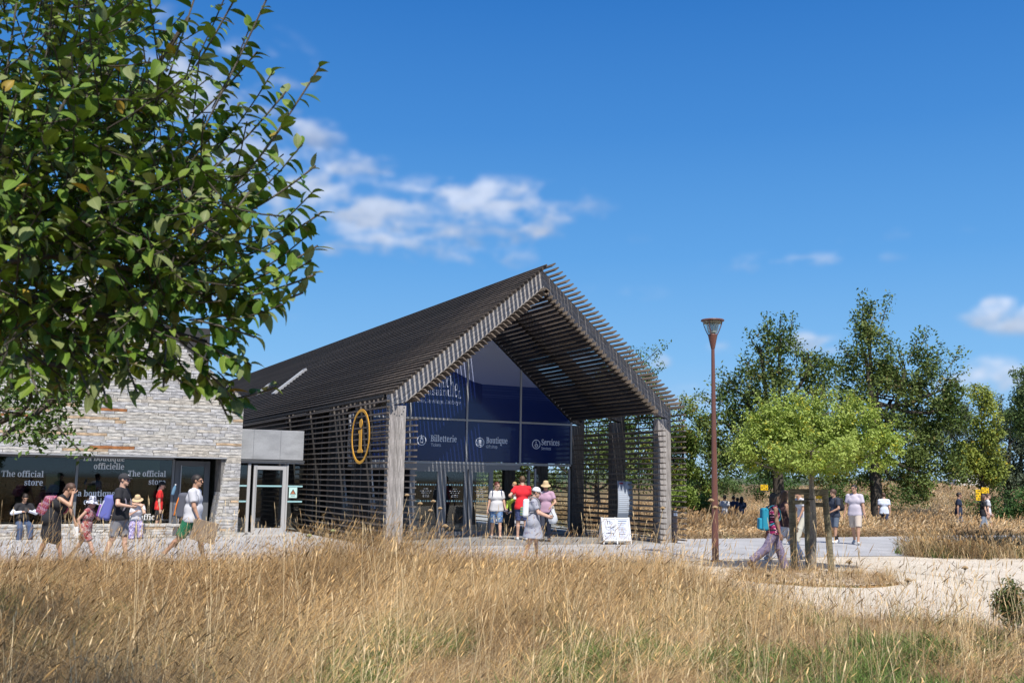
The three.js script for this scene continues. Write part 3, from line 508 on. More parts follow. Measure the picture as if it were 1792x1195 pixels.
const leafTex = dtex(64, 128, (u, v) => { const d = Math.abs(u - .5), vein = Math.abs(((v * 7 + d * 3.2) % 1) - .5); return [.88 + (d < .04 ? .22 : 0) + (vein < .06 ? .12 : 0), .90 + (d < .04 ? .16 : 0) + (vein < .06 ? .1 : 0), .86 + (d < .04 ? .16 : 0)]; });
const leafMat = (c, tr = .36, rough = .55) => phys(lin(...c), rough, { map: leafTex, transmission: tr, thickness: 0, side: THREE.DoubleSide, specularIntensity: .4 });
const UP = V3(0, 1, 0);
function leafMatrix(p, dir, up, s, R) {   // leaf at p growing along dir, blade facing up
  const y = dir.clone().normalize(), x = V3().crossVectors(y, up).normalize(); if (x.lengthSq() < .5) x.set(1, 0, 0); const z = V3().crossVectors(x, y);
  return new THREE.Matrix4().makeBasis(x, y, z).scale(V3(s, s, s)).setPosition(p);
}
const rv = R => V3(R() * 2 - 1, R() * 2 - 1, R() * 2 - 1);
// ---------- the apple tree close to the camera ----------
{
  const R = rng(9001), D = 4.3;
  const base = V3(-3.05, 0, -4.7), tree = thing('apple_tree', 'large leafy apple tree filling the upper left corner, close to the camera', 'tree', base);
  const off = p => p.clone().sub(base), wood = [], leaves = [];
  const trunkTop = V3(-2.95, 1.75, -4.6);
  part('trunk', tube([base, V3(-3.08, .6, -4.72), V3(-2.98, 1.3, -4.62), trunkTop].map(off), .085, 16, 9), M.bark, tree);
  const limbs = [[at(-60, 520, 4.6), at(120, 420, 4.6), at(240, 330, 4.7)], [at(-80, 560, 4.5), at(60, 540, 4.3), at(220, 560, 4.1), at(360, 600, 4.1)], [at(-120, 500, 4.8), at(-20, 280, 4.9), at(60, 80, 5)], [at(-100, 540, 4.4), at(60, 450, 4.0), at(250, 470, 3.9), at(380, 430, 4.1)], [at(-60, 440, 4.7), at(120, 250, 4.5), at(260, 130, 4.5), at(330, 30, 4.5)], [at(-120, 590, 4.2), at(10, 620, 3.9), at(150, 650, 3.8)]];
  limbs.forEach((l, i) => part('limb', tube([trunkTop, ...l].map(off), .013 - i * .0006, 20, 7), M.bark, tree));
  // shoots: a woody twig with leaves set along it
  const shoot = (a, b, sag, n, s0 = 1, seed = R()) => {
    const m = a.clone().lerp(b, .5).add(V3(0, -sag, 0)), c = new THREE.QuadraticBezierCurve3(a, m, b), pts = c.getPoints(10);
    wood.push([pts, .0045]);
    for (let i = 0; i < n; i++) {
      const t = .12 + .88 * (i + .6 * R()) / n, p = c.getPoint(Math.min(1, t)), tan = c.getTangent(Math.min(1, t)), side = rv(R).cross(tan).normalize();
      const end = t > .9, dir = tan.clone().multiplyScalar(end ? .9 : .45).addScaledVector(side, .8).add(V3(0, -.02 + .25 * (R() - .5) - (end ? -.3 : .15), 0)).normalize();
      const up = UP.clone().addScaledVector(rv(R), .55).addScaledVector(TOSUN, .25);
      leaves.push([p, dir, up, s0 * (end ? .72 + .3 * R() : .58 + .62 * R()), end ? 1 : 0]);
    }
  };
  // the long shoots that stand out against the sky, and the twigs hanging under the crown
  const S = [[[300, 330, 4.4], [470, -10, 4.3], .05, 17], [[330, 420, 4.2], [562, 112, 4.2], .10, 22], [[370, 400, 4.1], [552, 290, 4.0], .05, 16], [[370, 470, 4.2], [562, 372, 4.1], .05, 17], [[350, 520, 4.1], [556, 430, 4.0], .05, 17], [[340, 530, 4.0], [552, 480, 4.0], .05, 16], [[330, 560, 4.1], [530, 512, 4.0], .04, 15], [[300, 180, 4.4], [420, -20, 4.3], .04, 14], [[260, 230, 4.4], [345, -20, 4.5], .03, 14], [[290, 250, 4.4], [450, 90, 4.4], .05, 15], [[330, 330, 4.3], [500, 160, 4.3], .06, 16], [[340, 560, 3.9], [445, 590, 3.9], -.01, 10], [[330, 590, 3.9], [420, 640, 3.9], -.02, 10], [[380, 700, 4.3], [482, 678, 4.3], .02, 6], [[330, 620, 4.0], [400, 735, 4.0], -.05, 9], [[340, 640, 4.0], [420, 715, 4.1], -.04, 8], [[300, 620, 3.9], [345, 690, 3.9], -.03, 8], [[250, 620, 3.9], [318, 670, 3.8], -.02, 9], [[160, 610, 3.8], [186, 705, 3.7], -.02, 8], [[120, 600, 3.8], [155, 690, 3.7], -.01, 8], [[210, 620, 3.9], [240, 690, 3.8], -.02, 8], [[40, 620, 3.7], [65, 690, 3.6], -.01, 8], [[70, 610, 3.9], [110, 690, 3.8], -.01, 8], [[10, 600, 3.7], [20, 680, 3.6], -.01, 8], [[290, 600, 3.9], [285, 680, 3.8], -.01, 8], [[200, 560, 3.7], [225, 640, 3.6], -.02, 9],
    [[180, 330, 4.2], [150, 160, 4.1], .02, 14], [[250, 420, 4.0], [330, 200, 4.1], .05, 17], [[100, 420, 4.0], [135, 190, 4.0], .02, 16], [[180, 480, 3.9], [240, 300, 3.9], .03, 14], [[60, 260, 4.1], [180, 60, 4.2], .02, 15], [[150, 200, 4.4], [240, 10, 4.5], .02, 13], [[60, 150, 4.4], [120, -30, 4.4], .02, 13], [[0, 200, 4.2], [30, -10, 4.2], .02, 14], [[270, 520, 3.9], [420, 380, 4.0], .05, 16], [[300, 480, 3.8], [440, 330, 4.0], .06, 16], [[300, 300, 4.3], [420, 180, 4.3], .05, 14], [[400, 330, 4.2], [500, 210, 4.1], .05, 12], [[400, 380, 4.1], [530, 250, 4.1], .06, 14], [[420, 440, 4.1], [548, 335, 4.0], .05, 13], [[400, 500, 4.0], [540, 410, 4.0], .05, 13], [[400, 520, 4.0], [545, 455, 3.9], .04, 12], [[380, 260, 4.3], [480, 120, 4.3], .05, 13], [[370, 190, 4.4], [440, 40, 4.4], .04, 12], [[330, 130, 4.4], [395, -10, 4.4], .03, 12], [[390, 560, 3.9], [500, 530, 3.9], .03, 10], [[360, 600, 4.0], [440, 640, 4.0], -.03, 8], [[380, 650, 4.2], [415, 700, 4.2], -.03, 6], [[220, 260, 4.4], [300, 90, 4.4], .04, 14]];
  for (const [a, b, sag, n] of S) shoot(at(...a), at(...b), sag, Math.round(n * 1.35), 1.08);
  // the body of the crown: short spurs through its volume, thinner towards the top
  for (let k = 0; k < 3000; k++) {
    const px = -70 + R() * 520, py = -60 + R() * 690, q = Math.hypot((px - 80) / (py > 330 ? 335 : 285), (py - 340) / 385);
    const thin = py < 200 ? .22 + .5 * (px < 190 ? 1 : 0) : 1;
    if (q > 1.02 || R() > thin * (1.15 - q * .55) || fbm(px * .012, py * .012, 3, 0, 0, 77) < (py < 320 ? .40 : .27)) continue;
    if (py > 560 && px > 250 || py > 610) continue; if (fbm(px * .02 + 5, py * .02, 3, 0, 0, 78) < .36) continue;
    const d = 3.5 + R() * 1.7 + q * .2, a = at(px, py, d), out = V3(.35 + .5 * (px - 100) / 400, .35 - .7 * (py - 250) / 450, .35).addScaledVector(rv(R), .8).normalize();
    shoot(a, a.clone().addScaledVector(out, .16 + .2 * R()), .02, 5 + Math.floor(R() * 4), .98);
  }
  for (const [pts, r] of wood.slice(0, 38)) part('twig', tube(pts.map(off), r, 8, 5), M.barkPale, tree);
  part('spurs', wood.slice(38).map(([pts, r]) => tube([pts[0], pts[5], pts[10]].map(off), r * .7, 3, 4)), M.bark, tree).userData.kind = 'stuff';
  const shapes = [[.080, .049, .3, .28], [.068, .043, .55, .5], [.086, .046, .2, .25], [.074, .050, .75, .4]].map(a => leafGeo(...a, 5));
  const mats = [leafMat([.165, .27, .030], .36, .45), leafMat([.115, .205, .024], .36, .42), leafMat([.225, .31, .042], .36, .45), leafMat([.26, .30, .12], .34, .7), leafMat([.085, .165, .022], .36, .42)];
  leaves.forEach((l, i) => l.push(i)); const near = leaves.slice().sort((a, b) => (b[5] < 640 ? 1 : 0) - (a[5] < 640 ? 1 : 0) || b[0].z - a[0].z);
  const rest = shapes.map(() => []);
  near.forEach(([p, dir, up, s, tip], i) => {
    const k = Math.floor(R() * 4), mx = leafMatrix(off(p), dir, up, s, R);
    if (i < 300) { const o = part('leaf', shapes[k], tip ? mats[3] : mats[Math.floor(R() * 4.99)], tree); o.applyMatrix4(mx); }
    else rest[k].push(mx);
  });
  const inst = new THREE.Group(); inst.name = 'foliage'; inst.userData.kind = 'stuff'; tree.add(inst);
  const fm = leafMat([1, 1, 1], .32);
  rest.forEach((l, k) => { const o = new THREE.InstancedMesh(shapes[k], fm, l.length); o.name = 'leaves'; o.userData.kind = 'stuff'; l.forEach((m, i) => { o.setMatrixAt(i, m); const q = R(), c = mats[Math.floor(R() * 4.99)].color.clone(); if (q < .012) c.setRGB(.45, .30, .04); o.setColorAt(i, c); }); o.castShadow = o.receiveShadow = true; inst.add(o); });
}
// ---------- generic tree: trunk, limbs to each lobe, sprays of leaves ----------
// o: base, trunkR, lobes [[x, y, z, rx, ry, rz]] in world metres, n sprays, leaf size, colours, shoots [[from, to]]
function sprayGeo(seed, leaf, n, spread, long = 1) {   // a small spray of leaves round a twig end
  const R = rng(seed), g = [];
  for (let i = 0; i < n; i++) { const l = leafGeo(leaf * (.7 + .6 * R()), leaf * .55 * (.8 + .4 * R()), .2 + .4 * R(), .3, 2), p = V3((R() - .5) * spread, (R() - .5) * spread * long, (R() - .5) * spread); g.push(l.applyMatrix4(leafMatrix(p, rv(R).add(V3(0, .1, 0)), UP.clone().addScaledVector(rv(R), .9), 1, R))); }
  const m = mergeGeometries(g); return m;
}
function makeTree(o) {
  const R = rng(o.seed), b = o.base, t = thing(o.name ?? 'tree', o.label, o.category ?? 'tree', b, 0, o.group), off = p => p.clone().sub(b);
  const top = o.top ?? b.clone().lerp(V3(o.lobes[0][0], o.lobes[0][1], o.lobes[0][2]), .55);
  if (o.trunkR) {
    const mid = b.clone().lerp(top, .5).add(V3((R() - .5) * .15, 0, (R() - .5) * .15)), c = new THREE.CatmullRomCurve3([b, mid, top].map(off)), seg = 10, g = new THREE.TubeGeometry(c, seg, 1, 9), p = g.attributes.position;
    for (let i = 0; i <= seg; i++) { const ct = c.getPoint(i / seg), r = o.trunkR * (1.15 - .55 * i / seg + (i === 0 ? .25 : 0)); for (let j = 0; j <= 9; j++) { const q = i * 10 + j; p.setXYZ(q, ct.x + (p.getX(q) - ct.x) * r, ct.y + (p.getY(q) - ct.y) * r, ct.z + (p.getZ(q) - ct.z) * r); } }
    g.computeVertexNormals(); part('trunk', g, o.bark ?? M.barkDark, t);
    const lim = []; const from = b.clone().lerp(top, .75);
    for (const l of o.lobes) { const c0 = V3(l[0], l[1], l[2]), st = b.clone().lerp(top, .55 + .45 * R()); o.limb0 && st.lerp(top, o.limb0); lim.push(tube([st, st.clone().lerp(c0, .5).add(V3(0, -.08 * st.distanceTo(c0), 0)), c0].map(off), o.trunkR * .32, 8, 5)); for (let k = 0; k < 3; k++) { const e = c0.clone().add(V3((R() - .5) * 1.4 * l[3], (R() * .9 - .1) * l[4], (R() - .5) * 1.4 * l[5])); lim.push(tube([c0, c0.clone().lerp(e, .5).addScaledVector(rv(R), .05), e].map(off), o.trunkR * .13, 5, 4)); } }
    for (const [a, e] of o.shoots ?? []) lim.push(tube([a, a.clone().lerp(e, .4), a.clone().lerp(e, .8)].map(off), Math.min(.02, o.trunkR * .08), 6, 4));
    part('limbs', lim, o.bark ?? M.barkDark, t);
  }
  const sprays = [0, 1, 2].map(k => sprayGeo(o.seed * 7 + k, o.leaf, o.perSpray ?? 7, o.spread ?? o.leaf * 3.2)), list = sprays.map(() => []);
  const vol = o.lobes.map(l => l[3] * l[4] * l[5]), tot = vol.reduce((a, c) => a + Math.pow(c, .67), 0);
  const add = (p, s) => { const q = new THREE.Quaternion().setFromEuler(new THREE.Euler((R() - .5) * 1.6, R() * 6.28, (R() - .5) * 1.6)); list[Math.floor(R() * 3)].push([new THREE.Matrix4().compose(off(p), q, V3(s, s, s)), p]); };
  o.lobes.forEach((l, i) => {
    const n = Math.round(o.n * Math.pow(vol[i], .67) / tot);
    // twigs clumps inside the lobe: sprays gather round clump centres so that gaps and light patches stay
    const nc = Math.max(4, Math.round(n / (o.perClump ?? 16))), cl = [];
    for (let k = 0; k < nc; k++) { const d = rv(R); while (d.lengthSq() > 1) d.copy(rv(R)); const r = Math.pow(d.length(), .6); d.normalize().multiplyScalar(r); cl.push(V3(l[0] + d.x * l[3], l[1] + d.y * l[4], l[2] + d.z * l[5])); }
    const cr = (o.clumpR ?? .55) * Math.cbrt(vol[i] / nc) * 1.5;
    for (let k = 0; k < n; k++) { const c = cl[k % nc], g = rv(R).add(rv(R)).multiplyScalar(.5 * cr); g.y *= .75; add(c.clone().add(g), .8 + .5 * R()); }
  });
  for (const [a, e] of o.shoots ?? []) { const L = a.distanceTo(e), n = Math.round(L * (o.shootN ?? 26)); for (let k = 0; k < n; k++) { const q = R(), p = a.clone().lerp(e, q).addScaledVector(rv(R), (o.shootR ?? .28) * (1.15 - q)); add(p, .7 + .45 * R()); } }
  const crown = new THREE.Group(); crown.name = 'crown'; crown.userData.kind = 'stuff'; t.add(crown);
  const m = leafMat([1, 1, 1], o.trans ?? .3, .55), col = o.colors;
  list.forEach((l, k) => {
    if (!l.length) return; const im = new THREE.InstancedMesh(sprays[k], m, l.length); im.name = 'leaves'; im.userData.kind = 'stuff';
    l.forEach(([mx, p], i) => { im.setMatrixAt(i, mx); const w = clamp(fbm(p.x * .9, p.y * .9 + p.z * .7, 3, 0, 0, o.seed) * 1.6 - .3 + (R() - .5) * .5), c = lin(...col[0]).lerp(lin(...col[1]), w); if (col[2] && R() < (o.odd ?? .05)) c.setRGB(...col[2]); const j = .85 + .3 * R(); im.setColorAt(i, c.multiplyScalar(j)); });
    im.castShadow = im.receiveShadow = true; crown.add(im);
  });
  return t;
}
const lobe = (px, py, d, rx, ry, rz = 0) => { const p = at(px, py, d), k = d / F; return [p.x, p.y, p.z, rx * k, ry * k, rz || Math.max(rx, ry) * k * .8]; };
const foot = (px, d) => { const p = at(px, 860, d); return V3(p.x, terrain(p.x, p.z) - .03, p.z); };
const sh = (a, b, d) => [at(a[0], a[1], d), at(b[0], b[1], d)];
// apple tree by the window of the shop, its low branches in view
makeTree({ name: 'apple_tree', label: 'smaller apple tree behind the big one, its low branches in front of the stone wall', seed: 31, base: V3(-6.2, 0, -9.6), trunkR: .09, bark: M.bark, top: V3(-6.0, 2.2, -9.6), leaf: .062, perSpray: 6, n: 1150, lobes: [lobe(-40, 690, 9.4, 130, 80), lobe(40, 720, 9.2, 75, 50), lobe(95, 700, 9.2, 45, 45), lobe(-160, 600, 9.6, 160, 130), lobe(-20, 600, 9.8, 120, 90)], shoots: [sh([80, 700], [172, 690], 9.1), sh([90, 730], [118, 770], 9.1), sh([100, 750], [150, 800], 9.0), sh([30, 750], [42, 785], 9.1), sh([100, 690], [150, 650], 9.2)], shootN: 30, shootR: .09, colors: [[.075, .15, .028], [.15, .23, .05], [.2, .24, .11]] });
// the young staked tree by the path
makeTree({ name: 'staked_tree', label: 'young apple tree with broad yellow green crown, tied between wooden stakes', seed: 41, base: groundAt(1421, 1000), trunkR: .075, bark: M.barkPale, top: at(1418, 815, 21.5), limb0: .9, leaf: .070, perSpray: 7, n: 5200, perClump: 12, spread: .17,
  lobes: [lobe(1420, 775, 21.5, 95, 55), lobe(1345, 785, 21.5, 62, 40), lobe(1500, 780, 21.5, 62, 45), lobe(1300, 800, 21.4, 30, 25), lobe(1545, 785, 21.5, 32, 30), lobe(1400, 735, 21.5, 75, 38), lobe(1475, 730, 21.6, 60, 35), lobe(1350, 745, 21.4, 45, 32), lobe(1420, 790, 20.6, 80, 40), lobe(1430, 785, 22.3, 80, 45)],
  shoots: [[[1340, 740], [1325, 690]], [[1365, 730], [1352, 683]], [[1390, 720], [1385, 678]], [[1420, 715], [1425, 680]], [[1450, 715], [1462, 683]], [[1480, 715], [1490, 685]], [[1505, 730], [1530, 695]], [[1540, 760], [1572, 735]], [[1310, 770], [1285, 745]], [[1290, 790], [1262, 790]], [[1290, 800], [1272, 830]], [[1550, 790], [1590, 790]], [[1520, 800], [1545, 825]], [[1400, 720], [1405, 682]], [[1340, 750], [1300, 715]], [[1435, 712], [1440, 672]], [[1560, 770], [1598, 762]]].map(s => sh(s[0], s[1], 21.4 + .3 * Math.sin(s[0][0]))), shootN: 30, shootR: .10,
  colors: [[.30, .41, .05], [.50, .58, .16], [.66, .60, .08]], odd: .05, trans: .34 });
// two oaks behind the path
const OAKC = [[.085, .14, .03], [.25, .30, .085], [.28, .23, .08]];
makeTree({ name: 'oak_tree', label: 'tall dark green oak behind the lamp post side of the staked tree', seed: 51, base: foot(1367, 45), trunkR: .26, top: at(1360, 720, 45), leaf: .16, perSpray: 6, n: 2900, perClump: 15, spread: .5, group: 'oaks behind the path',
  lobes: [lobe(1365, 700, 45, 75, 60), lobe(1350, 640, 45, 45, 50), lobe(1300, 690, 45, 50, 50), lobe(1270, 740, 45, 55, 50), lobe(1360, 780, 45, 110, 55), lobe(1440, 690, 45, 45, 60), lobe(1420, 640, 45, 30, 30), lobe(1445, 790, 45, 60, 55), lobe(1280, 800, 45, 50, 40), lobe(1330, 610, 45, 22, 30), lobe(1365, 590, 45, 22, 28)],
  shoots: [[[1345, 610], [1343, 552]], [[1365, 610], [1366, 548]], [[1382, 610], [1388, 552]], [[1330, 620], [1308, 580]], [[1320, 650], [1300, 622]], [[1290, 680], [1260, 645]], [[1280, 690], [1245, 665]], [[1260, 720], [1222, 690]], [[1395, 640], [1392, 590]], [[1410, 640], [1402, 604]], [[1440, 660], [1432, 620]], [[1460, 670], [1468, 628]], [[1420, 650], [1440, 615]], [[1300, 660], [1278, 660]]].map(s => sh(s[0], s[1], 45)), shootN: 16, shootR: .28, colors: OAKC, odd: .04 });
makeTree({ name: 'oak_tree', label: 'tallest oak, right of the staked tree, with long ragged branches to the right', seed: 52, base: foot(1537, 46), trunkR: .28, top: at(1530, 700, 46), leaf: .16, perSpray: 6, n: 3300, perClump: 15, spread: .5, group: 'oaks behind the path',
  lobes: [lobe(1535, 690, 46, 75, 65), lobe(1515, 620, 46, 36, 50), lobe(1520, 570, 46, 20, 30), lobe(1585, 650, 46, 55, 50), lobe(1630, 690, 46, 50, 45), lobe(1570, 760, 46, 75, 55), lobe(1640, 770, 46, 55, 55), lobe(1620, 830, 46, 60, 38), lobe(1560, 840, 46, 60, 30), lobe(1660, 720, 46, 40, 45), lobe(1560, 700, 47, 60, 60)],
  shoots: [[[1515, 600], [1508, 515]], [[1525, 600], [1525, 530]], [[1535, 600], [1556, 520]], [[1500, 620], [1497, 545]], [[1500, 650], [1472, 600]], [[1490, 660], [1462, 632]], [[1560, 640], [1560, 585]], [[1590, 640], [1612, 578]], [[1600, 630], [1628, 575]], [[1630, 670], [1646, 600]], [[1640, 670], [1685, 612]], [[1650, 690], [1688, 645]], [[1620, 660], [1660, 620]], [[1580, 640], [1570, 600]], [[1510, 570], [1532, 525]]].map(s => sh(s[0], s[1], 46)), shootN: 16, shootR: .28, colors: OAKC, odd: .04 });
// trees beside and behind the pavilion
makeTree({ name: 'tree', label: 'mid green tree rising behind the right slope of the pavilion roof', seed: 61, base: foot(1085, 62), trunkR: .28, leaf: .19, perSpray: 6, n: 2200, spread: .6, lobes: [lobe(1085, 690, 62, 60, 60), lobe(1120, 720, 62, 50, 60), lobe(1040, 760, 62, 60, 60), lobe(1110, 800, 62, 70, 50)], shoots: [sh([1110, 650], [1165, 600], 62), sh([1100, 650], [1128, 607], 62), sh([1120, 670], [1160, 638], 62), sh([1090, 640], [1108, 610], 62)], shootN: 12, shootR: .35, colors: [[.075, .14, .03], [.18, .25, .06]] });
makeTree({ name: 'tree', label: 'yellowing light green tree just right of the pavilion slats', seed: 62, base: foot(1195, 52), trunkR: .2, leaf: .15, perSpray: 6, n: 2000, spread: .45, lobes: [lobe(1195, 745, 52, 35, 50), lobe(1170, 790, 52, 50, 50), lobe(1215, 810, 52, 40, 45), lobe(1205, 850, 52, 45, 30), lobe(1225, 760, 52, 25, 40)], shoots: [sh([1190, 720], [1195, 690], 52), sh([1205, 720], [1212, 695], 52)], colors: [[.12, .20, .04], [.28, .34, .07], [.45, .32, .05]], odd: .08 });
makeTree({ name: 'tree', label: 'grey green tree seen between the slats inside the pavilion porch', seed: 63, base: foot(1050, 55), trunkR: .2, leaf: .16, perSpray: 6, n: 1500, spread: .5, lobes: [lobe(1040, 790, 55, 70, 50), lobe(1110, 800, 55, 60, 45), lobe(960, 800, 55, 70, 50), lobe(880, 800, 55, 60, 50)], colors: [[.09, .14, .04], [.2, .24, .07]] });
makeTree({ name: 'tree', label: 'slim tree with yellow leaves at right, trunk bearing yellow signs', seed: 64, base: foot(1716, 50), trunkR: .12, leaf: .15, perSpray: 6, n: 1500, spread: .5, lobes: [lobe(1718, 720, 50, 26, 42), lobe(1722, 780, 50, 36, 40), lobe(1712, 825, 50, 38, 28), lobe(1745, 830, 50, 22, 22), lobe(1690, 800, 50, 25, 30)], shoots: [sh([1716, 700], [1716, 675], 50), sh([1730, 710], [1728, 680], 50)], shootN: 16, colors: [[.17, .235, .05], [.38, .42, .08], [.55, .42, .04]], odd: .06 });
makeTree({ name: 'tree', label: 'soft grey green willow far right behind the yellow tree', seed: 65, base: foot(1765, 62), trunkR: .25, leaf: .17, perSpray: 8, n: 2200, spread: .5, lobes: [lobe(1762, 790, 62, 38, 50), lobe(1768, 750, 62, 25, 30), lobe(1790, 800, 62, 40, 45), lobe(1750, 840, 62, 45, 30), lobe(1665, 760, 66, 50, 60)], shoots: [sh([1750, 730], [1752, 695], 62)], colors: [[.085, .115, .075], [.17, .20, .13]] });
makeTree({ name: 'apple_tree', label: 'dark leafy tree cut by the right edge of the picture', seed: 66, base: foot(1850, 26), trunkR: .13, bark: M.bark, leaf: .09, perSpray: 7, n: 1900, spread: .25, lobes: [lobe(1830, 720, 26, 50, 65), lobe(1800, 690, 26, 22, 30), lobe(1870, 680, 26, 70, 80), lobe(1795, 740, 26, 22, 30)], shoots: [sh([1790, 690], [1775, 650], 26), sh([1790, 740], [1763, 725], 26), sh([1800, 680], [1790, 648], 26)], shootR: .16, shootN: 40, colors: [[.065, .13, .03], [.16, .22, .08]] });
// bushes along the far edge of the meadow
const bushes = [[1350, 838, 58, 42, 30, [.045, .075, .025]], [1215, 875, 48, 36, 24, [.07, .10, .035]], [1190, 868, 44, 22, 18, [.16, .17, .05]], [1735, 868, 55, 34, 34, [.05, .075, .03]], [1790, 870, 52, 34, 38, [.05, .08, .03]], [1478, 862, 62, 40, 20, [.06, .09, .03]], [1270, 850, 75, 30, 14, [.09, .11, .05]], [1590, 862, 64, 36, 24, [.075, .095, .035]]];
const bl = ['dark round bush under the left oak', 'green bush low beside the lamp post, behind the dry grass', 'small yellowish bush close to the pavilion slats', 'dark bush under the yellow tree', 'deep green bush at the far right edge', 'low bush between the two oaks', 'far grey green bush on the horizon left of the oak', 'pale green bush right of the tallest oak trunk'];
bushes.forEach(([px, py, d, rx, ry, c], i) => makeTree({ name: 'bush', label: bl[i], category: 'bush', seed: 70 + i, base: foot(px, d), leaf: .12, perSpray: 7, n: 420, spread: .4, lobes: [lobe(px, py, d, rx, ry), lobe(px - rx * .5, py + ry * .4, d, rx * .6, ry * .7), lobe(px + rx * .5, py + ry * .35, d, rx * .6, ry * .7)], colors: [[c[0] * 1.15, c[1] * 1.5, c[2]], [c[0] * 2.3, c[1] * 2.8, c[2] * 2]] }));
// a far wood along the horizon: one mass
{
  const R = rng(90), g = sprayGeo(91, .55, 9, 1.6), L = [];
  for (let x = -260; x < 420; x += 1.1) { const z = -190 - 60 * fbm(x * .01 + 4, 3, 2), h = 3.2 + 4.5 * fbm(x * .05 + 9, 1, 3); for (let k = 0; k < 5; k++) L.push([x + R() * 2, R() * h - .3, z + R() * 6]); }
  const o = new THREE.InstancedMesh(g, leafMat([1, 1, 1], .25), L.length); o.name = 'far_wood';
  L.forEach((p, i) => { o.setMatrixAt(i, new THREE.Matrix4().compose(V3(...p), new THREE.Quaternion().setFromEuler(new THREE.Euler(R() * 6, R() * 6, R() * 6)), V3(1, 1, 1).multiplyScalar(.9 + R()))); o.setColorAt(i, lin(.07, .11, .04).multiplyScalar(.8 + .7 * R())); });
  scene.add(o); tag(o, 'distant line of trees along the horizon', 'wood', null, 'stuff');
}
// ================= dry grass =================
// a tuft: many stems with bent tips and seed heads, each a thin ribbon; colours per stem
function tuftGeo(o) {
  const R = rng(o.seed), P = [], C = [], I = [];
  const ribbon = (pts, w0, w1, side, c) => {
    const s = P.length / 3; pts.forEach((p, i) => { const t = i / (pts.length - 1), w = mix(w0, w1, t) * .5, k = .8 + .35 * t; P.push(p.x - side.x * w, p.y, p.z - side.z * w, p.x + side.x * w, p.y, p.z + side.z * w); for (let q = 0; q < 2; q++) C.push(c[0] * k, c[1] * k, c[2] * k); });
    for (let i = 0; i < pts.length - 1; i++) { const a = s + i * 2; I.push(a, a + 1, a + 2, a + 1, a + 3, a + 2); }
  };
  for (let k = 0; k < o.n; k++) {
    const r = o.r * Math.sqrt(R()), a = R() * 6.283, b = V3(Math.cos(a) * r, 0, Math.sin(a) * r), h = o.h * (.45 + .75 * R()), lean = (o.lean ?? .3) * (.4 + R()), az = R() < .5 ? (R() - .5) * 1.8 : R() * 6.283;
    const dir = V3(Math.cos(az), 0, Math.sin(az)), side = V3(Math.cos(R() * 6.28), 0, Math.sin(R() * 6.28)).normalize();
    const n = o.seg ?? 4, pts = []; for (let i = 0; i <= n; i++) { const t = i / n; pts.push(b.clone().addScaledVector(dir, h * lean * (t * .35 + t * t * .8)).add(V3(0, h * (t - .22 * lean * t * t), 0))); }
    const pal = o.pal[Math.floor(Math.pow(R(), o.pw ?? 1) * o.pal.length)], j = .55 + .75 * R(), c = pal.map(x => x * j);
    ribbon(pts, o.w * (.8 + .5 * R()), o.w * .35, side, c);
    if (R() < (o.heads ?? 0)) {   // seed head: crossed slim diamonds
      const e = pts[n], d = pts[n].clone().sub(pts[n - 1]).normalize(), L = (o.headL ?? .09) * (.6 + .8 * R()), W = o.headW ?? .011;
      for (const sd of [side, V3(-side.z, 0, side.x)]) ribbon([e, e.clone().addScaledVector(d, L * .35).add(V3(0, -.002, 0)), e.clone().addScaledVector(d, L).add(V3(0, -.10 * L, 0))].map((p, i) => p), W * .4, W * .4, sd, c.map(x => x * .9)), (() => { const s = P.length / 3 - 4; for (const q of [0, 1]) { const i = s + q; P[i * 3] += sd.x * W * (q ? .5 : -.5); P[i * 3 + 2] += sd.z * W * (q ? .5 : -.5); } })();
    }
    if (R() < (o.blades ?? 0)) {   // drooping leaf blade
      const az2 = R() * 6.28, d2 = V3(Math.cos(az2), 0, Math.sin(az2)), L = h * (.4 + .5 * R()), q = []; for (let i = 0; i <= 4; i++) { const t = i / 4; q.push(b.clone().addScaledVector(d2, L * t * .75).add(V3(0, L * (1.1 * t - 1.0 * t * t) + .02, 0))); }
      ribbon(q, o.w * 1.6, .001, V3(-d2.z, 0, d2.x), c.map(x => x * .92));
    }
  }
  const g = new THREE.BufferGeometry(); g.setAttribute('position', new THREE.Float32BufferAttribute(P, 3)); g.setAttribute('color', new THREE.Float32BufferAttribute(C, 3)); g.setIndex(I); g.computeVertexNormals(); return g;
}
const STRAW = [[.71, .565, .35], [.66, .49, .25], [.80, .68, .46], [.60, .42, .205], [.47, .345, .20], [.28, .205, .13], [.58, .48, .30]];
const GREEN = [[.10, .19, .03], [.15, .23, .045], [.20, .25, .07], [.08, .14, .025]];
const grassM = new THREE.MeshPhysicalMaterial({ color: lin(1, 1, 1), roughness: .75, vertexColors: true, side: THREE.DoubleSide, transmission: .25, thickness: 0, specularIntensity: .5 });
